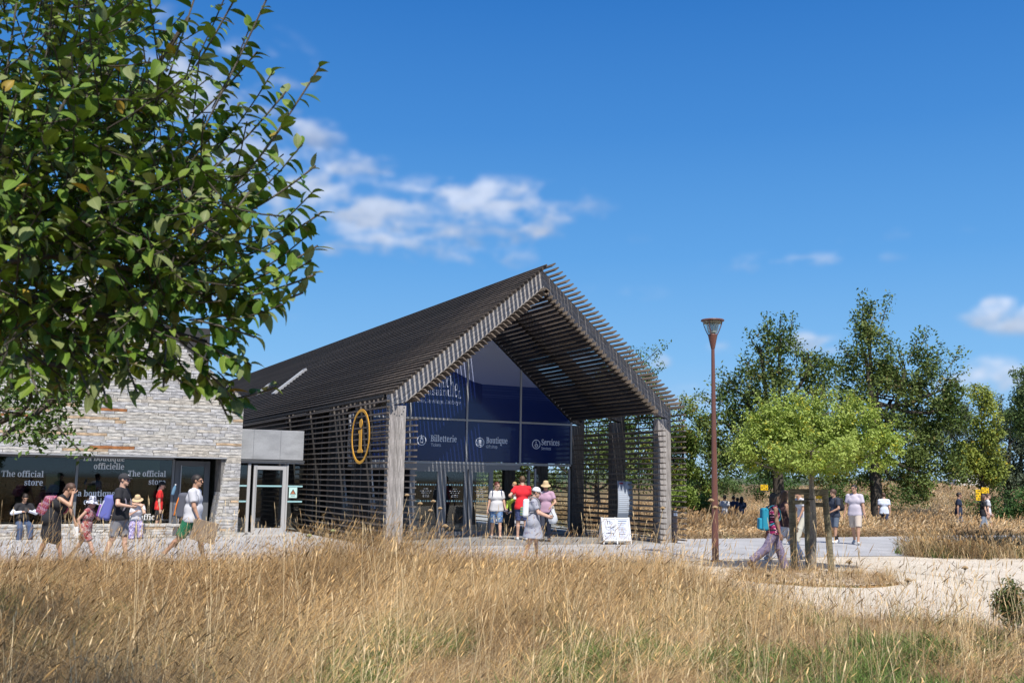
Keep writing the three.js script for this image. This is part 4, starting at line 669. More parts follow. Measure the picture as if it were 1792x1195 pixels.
// the edge of the near meadow: grass grows where z > edge(x)
const EDGE = [[-60, -19.3], [-12, -19.6], [-6, -19.7], [-1.2, -20.2], [1.5, -21.4], [3.2, -21.2], [3.5, -19.6], [3.7, -16.5], [4.2, -14.6], [5.4, -13.6], [8, -12.7], [14, -11.8], [60, -9]];
const edge = x => { for (let i = 1; i < EDGE.length; i++) if (x < EDGE[i][0]) { const [a, b] = [EDGE[i - 1], EDGE[i]]; return mix(a[1], b[1], (x - a[0]) / (b[0] - a[0])); } return -9; };
function field(name, label, protos, pts) {   // pts: [x, y, z, scale, yscale, turn, proto, tint]
  const g = new THREE.Group(); g.name = numbered(name); scene.add(g); tag(g, label, 'grass', null, 'stuff');
  protos.forEach((p, k) => {
    const l = pts.filter(q => q[6] === k); if (!l.length) return;
    const o = new THREE.InstancedMesh(p, grassM, l.length); o.name = 'tufts'; o.userData.kind = 'stuff';
    l.forEach((q, i) => { o.setMatrixAt(i, new THREE.Matrix4().compose(V3(q[0], q[1], q[2]), new THREE.Quaternion().setFromAxisAngle(UP, q[5]), V3(q[3], q[3] * q[4], q[3]))); o.setColorAt(i, lin(...q[7])); });
    o.castShadow = o.receiveShadow = true; g.add(o);
  });
  return g;
}
const tint = (R, x, z) => { const w = fbm(x * .6 + 3, z * .45 + 7, 4, 0, 0, 61) + (R() - .5) * .08, j = .75 + .5 * R(); return w > .55 ? [j * .66, j * .57, j * .47] : w < .44 ? [j * 1.05, j * .98, j * .88] : [j * .93, j * .86, j * .76]; };
{
  const R = rng(123);
  const protos = [
    tuftGeo({ seed: 1, n: 30, r: .17, h: .80, w: .0028, lean: .34, pal: STRAW, heads: .12, headW: .005, headL: .07, blades: .22 }),
    tuftGeo({ seed: 2, n: 28, r: .19, h: .74, w: .0028, lean: .55, pal: STRAW, heads: .10, headW: .005, headL: .07, blades: .30 }),
    tuftGeo({ seed: 3, n: 36, r: .20, h: .46, w: .0034, lean: .95, pal: STRAW.slice(1), heads: .0, blades: .6 }),
    tuftGeo({ seed: 4, n: 12, r: .16, h: .86, w: .0048, lean: .42, pal: STRAW.slice(0, 4), heads: .4, blades: .1, headL: .09, headW: .007 }),
    tuftGeo({ seed: 5, n: 10, r: .16, h: .88, w: .0036, lean: .42, pal: STRAW.slice(2), heads: .9, blades: .1, headL: .08, headW: .008 }),
    tuftGeo({ seed: 6, n: 70, r: .20, h: .16, w: .0046, lean: .9, pal: STRAW.slice(3), heads: 0, blades: .8, seg: 3 }),
  ];
  const pts = [];
  // how tall the meadow stands: a high golden clump in front of the left post, low and green towards the right front
  const tall = (x, z) => { let h = .56 + .35 * (fbm(x * .25, z * .25, 3, 0, 0, 31) - .5);
    h += .52 * Math.exp(-((x + 1.9) ** 2 / 2.2 + (z + 15.5) ** 2 / 7)) ; h += .18 * Math.exp(-((x + 3.2) ** 2 / 1.2 + (z + 17) ** 2 / 5));
    h *= 1 - .30 * sstep(1.0, 4.5, x) * sstep(-17, -9, z); h *= 1 - .15 * sstep(-13, -18, z); h *= 1 - .22 * sstep(-2.6, -.4, x) * sstep(-12.6, -10, z); h *= .62 + .76 * fbm(x * 1.3 + 7, z * 1.3, 3, 0, 0, 97); h *= 1 - .12 * sstep(-3, -6, x) * sstep(-12, -16, z); return h; };
  for (let i = 0; i < 31000; i++) {
    const z = -3.2 - 18.8 * Math.sqrt(R()), x = (R() * 2 - 1) * (2.2 + Math.abs(z) * .60) + Math.abs(z) * .0;
    if (z < edge(x) + .5 * (fbm(x * 1.1, z * 1.1, 3, 0, 0, 19) - .3) + .2 * R()) continue;
    const h = tall(x, z), g = fbm(x * 1.5 + 9, z * 1.3 + 2, 3, 0, 0, 88), e = z - edge(x), nearEdge = sstep(0, 1.2, e);
    const thinR = sstep(1.5, 3.5, x) * sstep(-9, -13, z), thinF = sstep(-8.5, -6, z); if (R() < thinR * .45 || R() < thinF * .55) continue;
    let k = R() < .30 ? 0 : R() < .45 ? 1 : 2; const q = R();
    if (q < .20 + (h > 1.25 ? .2 : 0)) k = 3; else if (q < .28) k = 4; else if (q > .80) k = 5;
    { const lowR = sstep(-2.4, -.2, x) * sstep(-12.4, -10.4, z); if (R() < lowR * (.18 + (g < .50 ? .42 : 0))) continue; if (R() < lowR * .25) k = 5; }
    pts.push([x, 0, z, .85 + .35 * R(), h * (.5 + .5 * nearEdge) * (.85 + .3 * R()), (R() - .5) * 1.5, k, tint(R, x, z).map(a => a * (1 - .5 * sstep(-1.2, -3.0, x) * sstep(-12, -8.5, z) * sstep(.30, .5, g)))]);  // front left tufts darkened: shading painted in, along with browner stems
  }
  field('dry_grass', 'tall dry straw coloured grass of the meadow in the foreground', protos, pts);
  // tall single stems that stand up over the rest
  const st = [tuftGeo({ seed: 14, n: 4, r: .12, h: 1.05, w: .0052, lean: .36, pal: STRAW.slice(0, 4), heads: 1, headL: .10, headW: .008, seg: 5 }), tuftGeo({ seed: 15, n: 3, r: .15, h: 1.1, w: .0050, lean: .5, pal: [STRAW[3], STRAW[4], STRAW[5]], heads: 1, headL: .10, headW: .010, seg: 5 }), tuftGeo({ seed: 16, n: 3, r: .1, h: 1.0, w: .005, lean: .2, pal: STRAW.slice(0, 4), heads: .8, headL: .09, headW: .008, seg: 5 })];
  const sp = [];
  for (let i = 0; i < 1000; i++) { const z = -4.4 - 15.2 * Math.sqrt(R()), x = (R() * 2 - 1) * (1 + Math.abs(z) * .56); if (z < edge(x) - (x > 3.4 ? .6 : 0) || (z > -7 && R() < .7)) continue; const t = sstep(-4, 4, x); if (x > 0 && z > -10.5 && R() < .5) continue; sp.push([x, 0, z, 1, (.8 + .42 * R()) * (z > -7 ? .85 : 1), (R() - .5) * 1.3, R() < .45 ? 0 : R() < .6 ? 1 : 2, tint(R, x, z)]); }
  for (let i = 0; i < 70; i++) { const a = R() * 6.28, r = Math.sqrt(R()); const x = -2.3 + Math.cos(a) * r * 1.9, z = -15.5 + Math.sin(a) * r * 2.6; sp.push([x, 0, z, 1.0, .72 + .32 * R(), (R() - .5) * .9, R() < .6 ? 1 : 0, tint(R, x, z)]); }
  for (const [x, z, s] of [[-2.35, -4.3, 1.22], [-2.0, -4.9, 1.12], [-2.7, -5.4, 1.2], [-2.2, -5.8, 1.1]]) sp.push([x, 0, z, 1.1, s, .2, 0, [.95, .9, .82]]);
  for (let i = 0; i < 620; i++) { const x = -13 + 17 * R(), z = edge(x) + .3 + 4.5 * R() * R(); sp.push([x, 0, z, .9, (.55 + .5 * R()), (R() - .5) * 1.6, Math.floor(R() * 3), tint(R, x, z)]); }
  for (let i = 0; i < 420; i++) { const z = -6 - 9 * R(), x = (R() * 2 - 1) * (1 + Math.abs(z) * .5); if (z < edge(x)) continue; sp.push([x, 0, z, .9, .55 + .4 * R(), R() * 6.28, R() < .5 ? 2 : 0, [1.15, 1.08, .98]]); }
  for (let i = 0; i < 300; i++) { const z = -8 - 5 * R(), x = 1.8 + R() * Math.abs(z) * .45; sp.push([x, 0, z, .9, .7 + .4 * R(), R() * 6.28, R() < .6 ? 2 : 1, tint(R, x, z)]); }
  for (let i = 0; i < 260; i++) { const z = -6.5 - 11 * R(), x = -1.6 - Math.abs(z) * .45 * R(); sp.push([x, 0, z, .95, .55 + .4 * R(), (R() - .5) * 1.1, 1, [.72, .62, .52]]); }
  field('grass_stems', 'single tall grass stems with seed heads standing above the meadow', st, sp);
  // green growth low in the grass
  const gp = [tuftGeo({ seed: 21, n: 46, r: .17, h: .17, w: .009, lean: .9, pal: GREEN, blades: .7, seg: 3 }), tuftGeo({ seed: 22, n: 30, r: .14, h: .24, w: .007, lean: .6, pal: GREEN, blades: .5, seg: 3 })], gl = [];
  for (let i = 0; i < 15000; i++) { const z = -6.5 - 10 * R(), x = (R() * 2 - 1) * (1 + Math.abs(z) * .56); if (z < edge(x)) continue; const g = fbm(x * 1.5 + 9, z * 1.3 + 2, 3, 0, 0, 88), lim = .36 + .10 * sstep(-2.6, .4, x) * sstep(-13, -10, z); if (g > lim || R() > .85) continue; gl.push([x, 0, z, .8 + .6 * R(), 1, R() * 6, R() < .7 ? 0 : 1, [1, 1, 1]]); }
  field('green_weeds', 'low green weeds growing through the dry grass near the camera', gp, gl);
  // meadow beyond the path, in a paler straw tint
  const fp = [tuftGeo({ seed: 31, n: 34, r: .5, h: .75, w: .014, lean: .35, pal: STRAW, heads: .5, headL: .14, headW: .03, blades: .3, seg: 3 }), tuftGeo({ seed: 32, n: 34, r: .55, h: .55, w: .014, lean: .6, pal: STRAW.slice(2), heads: .2, headL: .1, headW: .03, blades: .5, seg: 3 }), tuftGeo({ seed: 33, n: 30, r: .5, h: .45, w: .018, lean: .6, pal: [...GREEN, STRAW[6]], blades: .5, seg: 3 })], fl = [];
  const pathTop = x => mix(-33.4, -38.8, clamp((x - 5.9) / 11)) - Math.max(0, x - 17) * .28;
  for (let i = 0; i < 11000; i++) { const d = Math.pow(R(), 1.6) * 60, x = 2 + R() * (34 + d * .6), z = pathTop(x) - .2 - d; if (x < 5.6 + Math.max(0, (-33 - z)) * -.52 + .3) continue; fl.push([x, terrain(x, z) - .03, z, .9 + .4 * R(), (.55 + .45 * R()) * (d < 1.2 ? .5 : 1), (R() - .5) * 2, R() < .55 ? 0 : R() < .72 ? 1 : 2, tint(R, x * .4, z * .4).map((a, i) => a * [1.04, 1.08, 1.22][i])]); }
  field('dry_grass', 'dry meadow grass beyond the grey path on the right', fp, fl);
  // the patch of grass between the grey path and the gravel
  const ml = []; for (let i = 0; i < 900; i++) { const t = R(), x = 10.6 + 13 * t, w = 3.2 * Math.sin(Math.PI * Math.pow(t, .45) * .98) + .2, z = -27.1 - 4.0 * t - (R() - .5) * w; ml.push([x, 0, z, .55 + .3 * R(), .8 + .5 * R(), R() * 6, R() < .4 ? 0 : R() < .5 ? 1 : 2, tint(R, x, z).map(a => a * .85)]); }
  field('dry_grass', 'patch of mixed dry and green grass between grey path and pale gravel', fp, ml);
  { const ml2 = []; for (let i = 0; i < 110; i++) { const a = R() * 6.283, r = Math.sqrt(R()) * 1.02; ml2.push([5.95 + Math.cos(a) * 1.65 * r, .0, -19.9 + Math.sin(a) * 1.6 * r, .6 + .4 * R(), .8 + .8 * R(), R() * 6, R() < .7 ? 5 : 2, [.95, .85, .72]]); } field('dry_grass', 'short dead grass growing through the mulch ring under the staked tree', protos, ml2); }
  // wood chips of the mulch ring
  const cg = new THREE.BoxGeometry(.045, .008, .016), chips = new THREE.InstancedMesh(cg, mat(lin(1, 1, 1), .95), 2600); chips.name = 'wood_chips';
  for (let i = 0; i < 2600; i++) { const a = R() * 6.283, r = Math.sqrt(R()) * .98; chips.setMatrixAt(i, new THREE.Matrix4().compose(V3(5.95 + Math.cos(a) * 1.5 * r, .018 + .03 * (1 - r * r) + .015 * R(), -19.9 + Math.sin(a) * 1.5 * r), new THREE.Quaternion().setFromEuler(new THREE.Euler(R() - .5, R() * 6, R() - .5)), V3(1, 1, 1).multiplyScalar(.7 + R()))); chips.setColorAt(i, lin(.40, .32, .235).multiplyScalar(.7 + .6 * R())); }
  scene.add(chips); tag(chips, 'brown wood chips in the ring under the staked tree', 'mulch', null, 'stuff');
  // stones on the gravel
  const peb = new THREE.InstancedMesh(new THREE.IcosahedronGeometry(.014, 0), mat(lin(1, 1, 1), .9), 5000); peb.name = 'loose_gravel';
  for (let i = 0; i < 5000; i++) { const z = -12 - 14 * R(), x = 3.8 + 13 * R(); peb.setMatrixAt(i, new THREE.Matrix4().compose(V3(x, z < edge(x) ? -.006 : -.4, z), new THREE.Quaternion(), V3(.6 + R(), .4 + .4 * R(), .6 + R()))); peb.setColorAt(i, lin(.6, .57, .5).multiplyScalar(.55 + .6 * R())); }
  scene.add(peb); tag(peb, 'loose stones scattered over the pale gravel path', 'gravel', null, 'stuff');
}
// dried wild carrot: each a stem with a curled brown head
{
  const R = rng(321), stemM = mat(lin(.42, .31, .17), .9), headM = mat(lin(.40, .28, .15), .95), greenM = mat(lin(.36, .38, .16), .95);
  const spots = [[712, 870, 15.4, 1], [735, 885, 15.2, 0], [753, 897, 15, 0], [770, 893, 15.3, 1], [758, 881, 16, 0], [779, 925, 14, 0], [1245, 880, 13, 1], [1252, 892, 12.5, 0], [1160, 893, 14, 0], [1195, 905, 14.5, 1], [541, 941, 15.5, 2], [582, 932, 15.8, 2], [1345, 1010, 12, 0], [1690, 998, 11.5, 0], [1487, 988, 13, 0], [1590, 1020, 12, 0]];
  const where = ['tallest, over the left door post', 'brown, leaning over the pavilion doorway', 'pale, left of the door mullion', 'orange brown, by the second door', 'small pale one behind the others at the doors', 'low pale one under the second door', 'upper one in front of the lamp post', 'lower one in front of the lamp post', 'one beside the bollard', 'one left of the bollard label', 'greenish one at the foot of the left slats', 'greenish one nearer the left post', 'one before the mulch ring', 'one on the gravel at far right', 'small one in front of the grey path', 'one over the gravel right of the ring'];
  spots.forEach(([px, py, d, k], i) => {
    const p = at(px, py, d), b = V3(p.x - .18 - .2 * R(), 0, p.z + .1 * (R() - .5)), t = thing('wild_carrot', `dried wild carrot head, ${where[i]}`, 'plant', b, 0, 'dried wild carrots in the meadow');
    const e = p.clone().sub(b); part('stem', tube([V3(), V3(e.x * .3, e.y * .5, e.z * .4), e], .0045, 8, 5), stemM, t);
    const r = .03 + .012 * R(), g = []; for (let j = 0; j < 26; j++) { const a = j * 2.4, q = Math.sqrt(j / 26), h = e.clone().add(V3(Math.cos(a) * r * q, r * (1.1 - .7 * q * q) + .01, Math.sin(a) * r * q)); g.push(bar(e, h, .0018, 3), new THREE.IcosahedronGeometry(.0085, 0).translate(h.x, h.y, h.z)); }
    part('flower_head', g, k === 2 ? greenM : headM, t);
  });
}
// the green shoot growing on the gravel edge at the right
makeTree({ name: 'green_shrub', label: 'small bushy green shrub at the gravel edge, lower right', category: 'shrub', seed: 95, base: V3(at(1768, 1100, 11.6).x, 0, -11.6), leaf: .032, perSpray: 8, n: 420, spread: .10, perClump: 7, lobes: [lobe(1768, 1060, 11.6, 20, 26), lobe(1768, 1035, 11.6, 16, 18), lobe(1782, 1070, 11.6, 16, 24), lobe(1758, 1072, 11.6, 12, 22), lobe(1750, 1045, 11.6, 10, 10)], trunkR: .012, bark: M.bark, top: V3(at(1768, 1050, 11.6).x, .45, -11.6), colors: [[.10, .14, .04], [.20, .24, .08], [.30, .20, .12]], odd: .12 });
// ================= street furniture =================
{ // the lamp post
  const b = groundAt(1252.5, 982), t = thing('street_lamp', 'tall rust brown street lamp with conical glass lantern on a slim pole', 'street lamp', b), m = phys(lin(.155, .062, .046), .42, { clearcoat: .3, clearcoatRoughness: .4 });
  const k = b.z / -F, top = at(1249, 566, -b.z).y;   // metres per picture pixel here
  part('pole', lathe([[0, 0], [.095, 0], [.095, .02], [.082, .03], [.076, 1.2], [.058, 3], [.042, top - .60]], 18), m, t);
  part('base_plate', lathe([[0, .001], [.15, .001], [.15, .022], [.10, .03]], 18), m, t);
  const y = top - .80; part('cone', lathe([[.040, y + .17], [.044, y + .18], [.05, y + .20], [.115, y + .515], [.118, y + .53], [0, y + .53]], 20), m, t);
  t.getObjectByName('pole').geometry = lathe([[0, 0], [.095, 0], [.095, .02], [.082, .03], [.076, 1.2], [.058, 3], [.040, y + .19]], 18);
  part('glass_bowl', lathe([[.112, y + .53], [.135, y + .57], [.185, y + .68], [.222, y + .79], [.232, y + .86]], 24), phys(lin(.90, .93, .92), .04, { transmission: 1, thickness: 0 }), t);
  part('reflector', lathe([[.06, y + .545], [.075, y + .60], [.04, y + .63], [0, y + .64]], 14), mat(lin(.10, .11, .10), .5), t);
  part('diffuser', lathe([[.105, y + .56], [.155, y + .80], [.0, y + .80]], 18), phys(lin(.70, .78, .78), .5, { transmission: .6, thickness: 0 }), t);
  part('collar', lathe([[.19, y + .82], [.225, y + .80], [.23, y + .86], [.0, y + .86]], 20), mat(lin(.38, .34, .24), .6), t);
  for (let i = 0; i < 4; i++) { const a = i * Math.PI / 2 + .55, c = Math.cos(a), s = Math.sin(a); part('rib', tube([[.115, .52], [.142, .57], [.192, .68], [.23, .79], [.24, .86]].map(p => V3(c * p[0], y + p[1], s * p[0])), .011, 10, 5), m, t); }
  part('cap', lathe([[0, y + .845], [.24, y + .845], [.275, y + .855], [.282, y + .872], [.27, y + .89], [.15, y + .905], [0, y + .91]], 28), m, t);
}
{ // tree stakes: three posts, half-round rails, the ties, and the yellow tag
  const P = [[1391, 997, .072], [1421, 0, 0], [1456, 1000, .066]].map(a => a), wood = mat(lin(.25, .215, .135), .9, { map: TX.wood, bumpMap: TX.wood, bumpScale: .004 }), c = groundAt(1423, 1000);
  const t = thing('tree_stakes', 'greyish wooden stakes and rails holding the young apple tree', 'tree stakes', c);
  const A = groundAt(1391, 997).sub(c), C = groundAt(1456, 1000).sub(c), Bk = V3((A.x + C.x) / 2 + .12, 0, -.95), H = 1.68;
  const ta = V3(A.x - .03, H, A.z), tc = V3(C.x - .10, H - .03, C.z), tb = V3(Bk.x, H - .02, Bk.z);
  for (const [a, b, r] of [[A, ta, .075], [C, tc, .068], [Bk, tb, .065]]) part('stake', bar(a, b, r, 14, r * .95), wood, t);
  const rail = (a, b, y, h = .10) => { const d = b.clone().sub(a), g = box(d.length() + .1, h, .045, 0, 0, 0).rotateY(-Math.atan2(d.z, d.x)); g.translate((a.x + b.x) / 2, y, (a.z + b.z) / 2); part('rail', g, wood, t); };
  const f = V3(0, 0, .085); rail(ta.clone().add(f), tc.clone().add(f), H - .03, .12); rail(ta.clone().add(f), tb, H - .26, .09); rail(tc.clone().add(f), tb, H - .30, .09); rail(tb, tc, H - .06, .10);
  part('tree_tie', new THREE.TorusGeometry(.10, .012, 6, 16).rotateX(Math.PI / 2).translate(-.03, H - .18, .0), M.black, t);
}
const yellowSign = (px, py, d, w, h, label) => {
  const p = at(px, py, d), b = V3(p.x, p.y - h / 2, p.z), t = thing('yellow_sign', label, 'sign', b);
  const m = mat(lin(1, 1, 1), .6, { map: canvasTex(64, 64, (c, W, H) => { c.fillStyle = '#e8bd12'; c.fillRect(0, 0, W, H); c.fillStyle = '#3a3010'; for (let i = 0; i < 3; i++) for (let j = 0; j < 4; j++) if ((i + j) % 3) c.fillRect(6 + i * 19, 6 + j * 15, 13, 8); }) });
  part('plate', new THREE.BoxGeometry(w, h, .012).translate(0, h / 2, 0), m, t); part('bracket', [box(.02, h + .1, .02, -w * .3, h / 2, -.02), box(.02, h + .1, .02, w * .3, h / 2, -.02)], M.steel, t);
};
yellowSign(1434, 867, 22.3, .14, .14, 'small yellow tag with dark marks between the tree stakes');
yellowSign(1338, 853, 50, .36, .28, 'yellow sign board hanging beside the left oak trunk');
yellowSign(1713, 866, 49, .24, .52, 'yellow notice on the left of the slim tree trunk');
yellowSign(1725, 858, 49, .36, .28, 'wide yellow board on the right of the slim tree trunk');
{ // A-frame board with two posters in front of the porch
  const l = groundAt(1046, 951), r = groundAt(1107, 954), b = l.clone().lerp(r, .5), t = thing('sandwich_board', 'white framed sandwich board with two printed posters in front of the porch', 'sign', b, .26), W = l.distanceTo(r) * .76, H = .76;
  const post = s => canvasTex(256, 420, (c, w, h) => { c.fillStyle = '#c2c6d0'; c.fillRect(0, 0, w, h); const R = rng(s); if (s === 1) { c.fillStyle = '#2b3355'; c.fillRect(96, 36, 10, 74); c.fillRect(106, 36, 54, 9); c.fillRect(140, 45, 9, 60); c.beginPath(); c.arc(176, 82, 20, 0, 6.3); c.lineWidth = 6; c.strokeStyle = '#2b3355'; c.stroke(); for (let i = 0; i < 26; i++) { c.fillRect(20 + R() * 190, 150 + R() * 70, 8 + R() * 30, 6 + R() * 8); } c.fillRect(50, 286, 160, 12); c.fillRect(90, 274, 60, 10); for (let i = 0; i < 30; i++) c.fillRect(16 + R() * 220, 330 + R() * 70, 5 + R() * 14, 4 + R() * 6); } else { c.fillStyle = '#6a7794'; c.fillRect(40, 30, 176, 20); for (let i = 0; i < 9; i++) { c.fillStyle = i % 3 ? '#8f95ae' : '#3d4468'; c.fillRect(30, 84 + i * 36, 90 + R() * 100, 12); } } });
  for (const s of [1, -1]) { const f = new THREE.Group(); f.name = 'panel'; f.position.set(0, H, s * .02); f.rotation.x = -s * .26; t.add(f);
    const w = W / 2 - .02; part('frame', [box(W, .035, .03, 0, -.02, 0), box(W, .035, .03, 0, -H + .10, 0), ...[-W / 2, 0, W / 2].map(x => box(.035, H + .02, .032, x, -H / 2, 0))], mat(lin(.62, .62, .62), .5), f);
    if (s > 0) [-1, 1].forEach(q => part('poster', new THREE.BoxGeometry(w - .02, H - .16, .012).translate(q * W / 4, -H / 2 + .04, 0), [0, 1, 2, 3, 4, 5].map(i => i === 4 ? mat(lin(1, 1, 1), .4, { map: post(q < 0 ? 1 : 2) }) : M.white), f)); else part('back', box(W - .04, H - .16, .01, 0, -H / 2 + .04, 0), M.white, f); }
}
{ // the curved information panel on its foot
  const b = groundAt(1099, 948), p = thing('information_panel', 'tall grey curved information panel with ruled lines behind the sandwich board', 'sign', V3(b.x, 0, b.z - .9), .42), W = .53, H = 1.20;
  const tex = canvasTex(256, 560, (c, w, h) => { c.fillStyle = '#a9b1bd'; c.fillRect(0, 0, w, h); c.fillStyle = '#8b93a2'; c.beginPath(); c.moveTo(0, 0); c.lineTo(160, 0); c.lineTo(90, 140); c.lineTo(0, 140); c.fill(); c.fillStyle = '#9e2a34'; c.fillRect(46, 20, 50, 22); c.fillStyle = '#c05a50'; c.fillRect(28, 22, 18, 16); c.fillStyle = '#5d6675'; for (let i = 0; i < 11; i++) c.fillRect(8, 150 + i * 28, 236, 4); c.fillStyle = '#c4cfdc'; for (let i = 0; i < 11; i++) c.fillRect(20, 160 + i * 28, 120 + 70 * hash(i, 3), 8); c.fillStyle = '#7d8797'; c.fillRect(0, 460, w, 100); });
  const g = new THREE.BoxGeometry(W, H, .03, 1, 14, 1), q = g.attributes.position; for (let i = 0; i < q.count; i++) { const y = q.getY(i) / H; q.setZ(i, q.getZ(i) + .10 * (1 - 4 * y * y)); q.setX(i, q.getX(i) - .03 * (1 - 4 * y * y)); } g.computeVertexNormals(); g.translate(0, .62 + H / 2, 0);
  part('panel', g, [0, 1, 2, 3, 4, 5].map(i => i === 4 ? mat(lin(1, 1, 1), .35, { map: tex }) : M.steel), p); part('foot', [box(.12, .66, .06, 0, .33, .02), box(.42, .02, .30, 0, .012, 0)], M.aluDark, p);
}
{ // the post with a white label beside the right portal
  const b = groundAt(1179, 949), t = thing('ticket_post', 'short brown post with a small white label right of the portal', 'post', b, .45);
  part('post', rounded(.20, .96, .16, .01, 0, .48, 0), mat(lin(.17, .125, .115), .6), t);
  part('label', new THREE.BoxGeometry(.13, .14, .006).translate(.02, .87, .084), [0, 1, 2, 3, 4, 5].map(i => i === 4 ? mat(lin(1, 1, 1), .5, { map: canvasTex(64, 64, (c, w, h) => { c.fillStyle = '#eceff2'; c.fillRect(0, 0, w, h); c.fillStyle = '#8d8f96'; c.fillRect(20, 14, 26, 10); c.fillRect(16, 30, 22, 8); c.fillRect(26, 44, 20, 6); }) }) : M.white), t);
}
{ // low white hut far away on the right
  const p = at(1690, 851, 170), t = thing('distant_hut', 'tiny white building on the horizon between the trees at right', 'building', V3(p.x, terrain(p.x, p.z), p.z));
  part('wall', box(4.2, 3.4, 3, 0, 1.7, 0), M.white, t); part('roof', box(4.6, .3, 3.4, 0, 3.5, 0), M.grey, t);
}
// ================= people =================
// signed distance pieces: tapered capsules and ellipsoids joined by a smooth minimum, meshed with surface nets
function netMesh(f, lo, hi, cell) {
  const n = [0, 1, 2].map(i => Math.ceil((hi[i] - lo[i]) / cell) + 1), [nx, ny, nz] = n, D = new Float32Array(nx * ny * nz);
  for (let k = 0, q = 0; k < nz; k++) for (let j = 0; j < ny; j++) for (let i = 0; i < nx; i++, q++) D[q] = f(lo[0] + i * cell, lo[1] + j * cell, lo[2] + k * cell);
  const id = new Int32Array(nx * ny * nz).fill(-1), P = [], I = [], sx = 1, sy = nx, sz = nx * ny;
  for (let k = 0; k < nz - 1; k++) for (let j = 0; j < ny - 1; j++) for (let i = 0; i < nx - 1; i++) {
    const b = i + j * sy + k * sz; let m = 0, cx = 0, cy = 0, cz = 0, c = 0;
    for (let q = 0; q < 8; q++) if (D[b + (q & 1) + (q >> 1 & 1) * sy + (q >> 2) * sz] < 0) m |= 1 << q;
    if (m === 0 || m === 255) continue;
    for (let q = 0; q < 8; q++) for (const e of [1, 2, 4]) { if (q & e) continue; const w = q | e; if ((m >> q & 1) === (m >> w & 1)) continue; const a = D[b + (q & 1) + (q >> 1 & 1) * sy + (q >> 2) * sz], d = D[b + (w & 1) + (w >> 1 & 1) * sy + (w >> 2) * sz], t = a / (a - d); cx += (q & 1) + (e === 1 ? t : 0); cy += (q >> 1 & 1) + (e === 2 ? t : 0); cz += (q >> 2) + (e === 4 ? t : 0); c++; }
    id[b] = P.length / 3; P.push(lo[0] + (i + cx / c) * cell, lo[1] + (j + cy / c) * cell, lo[2] + (k + cz / c) * cell);
  }
  const quad = (a, b, c, d, flip) => flip ? I.push(a, c, b, a, d, c) : I.push(a, b, c, a, c, d);
  for (let k = 1; k < nz - 1; k++) for (let j = 1; j < ny - 1; j++) for (let i = 1; i < nx - 1; i++) {
    const b = i + j * sy + k * sz, s = D[b] < 0;
    if (s !== D[b + sx] < 0) quad(id[b - sy - sz], id[b - sz], id[b], id[b - sy], !s);
    if (s !== D[b + sy] < 0) quad(id[b - sx - sz], id[b - sx], id[b], id[b - sz], !s);
    if (s !== D[b + sz] < 0) quad(id[b - sx - sy], id[b - sy], id[b], id[b - sx], !s);
  }
  const g = new THREE.BufferGeometry(); g.setAttribute('position', new THREE.Float32BufferAttribute(P, 3)); g.setIndex(I); g.computeVertexNormals();
  const u = new Float32Array(P.length / 3 * 2); for (let i = 0; i < P.length / 3; i++) { u[i * 2] = P[i * 3] + P[i * 3 + 2] * .8; u[i * 2 + 1] = P[i * 3 + 1]; } g.setAttribute('uv', new THREE.BufferAttribute(u, 2));
  return g;
}
const cap = (a, b, r1, r2 = r1, t0 = -9, t1 = 9) => { const dx = b.x - a.x, dy = b.y - a.y, dz = b.z - a.z, L2 = dx * dx + dy * dy + dz * dz, L = Math.sqrt(L2); return { lo: [Math.min(a.x, b.x), Math.min(a.y, b.y), Math.min(a.z, b.z)], hi: [Math.max(a.x, b.x), Math.max(a.y, b.y), Math.max(a.z, b.z)], r: Math.max(r1, r2), d(x, y, z) { const px = x - a.x, py = y - a.y, pz = z - a.z, h = (px * dx + py * dy + pz * dz) / L2, c = h < 0 ? 0 : h > 1 ? 1 : h, qx = px - dx * c, qy = py - dy * c, qz = pz - dz * c; let e = Math.sqrt(qx * qx + qy * qy + qz * qz) - (r1 + (r2 - r1) * c); if (h > t1) e = Math.max(e, (h - t1) * L); if (h < t0) e = Math.max(e, (t0 - h) * L); return e; } }; };
const ell = (c, rx, ry, rz) => ({ lo: [c.x, c.y, c.z], hi: [c.x, c.y, c.z], r: Math.max(rx, ry, rz), d(x, y, z) { const a = (x - c.x) / rx, b = (y - c.y) / ry, e = (z - c.z) / rz, k0 = Math.sqrt(a * a + b * b + e * e), k1 = Math.sqrt(a * a / rx / rx + b * b / ry / ry + e * e / rz / rz); return k1 < 1e-6 ? -Math.min(rx, ry, rz) : k0 * (k0 - 1) / k1; } });
function solid(parts, k, cell, cuts = []) {   // cuts: functions, kept where negative
  const lo = [9, 9, 9], hi = [-9, -9, -9]; for (const p of parts) for (let i = 0; i < 3; i++) { lo[i] = Math.min(lo[i], p.lo[i] - p.r - .04); hi[i] = Math.max(hi[i], p.hi[i] + p.r + .04); }
  const n = parts.length;
  return netMesh((x, y, z) => { let d = parts[0].d(x, y, z); for (let i = 1; i < n; i++) { const e = parts[i].d(x, y, z), h = k - Math.abs(d - e); d = d < e ? d : e; if (h > 0) d -= h * h / (4 * k); } for (const c of cuts) d = Math.max(d, c(x, y, z)); return d; }, lo, hi, cell);
}
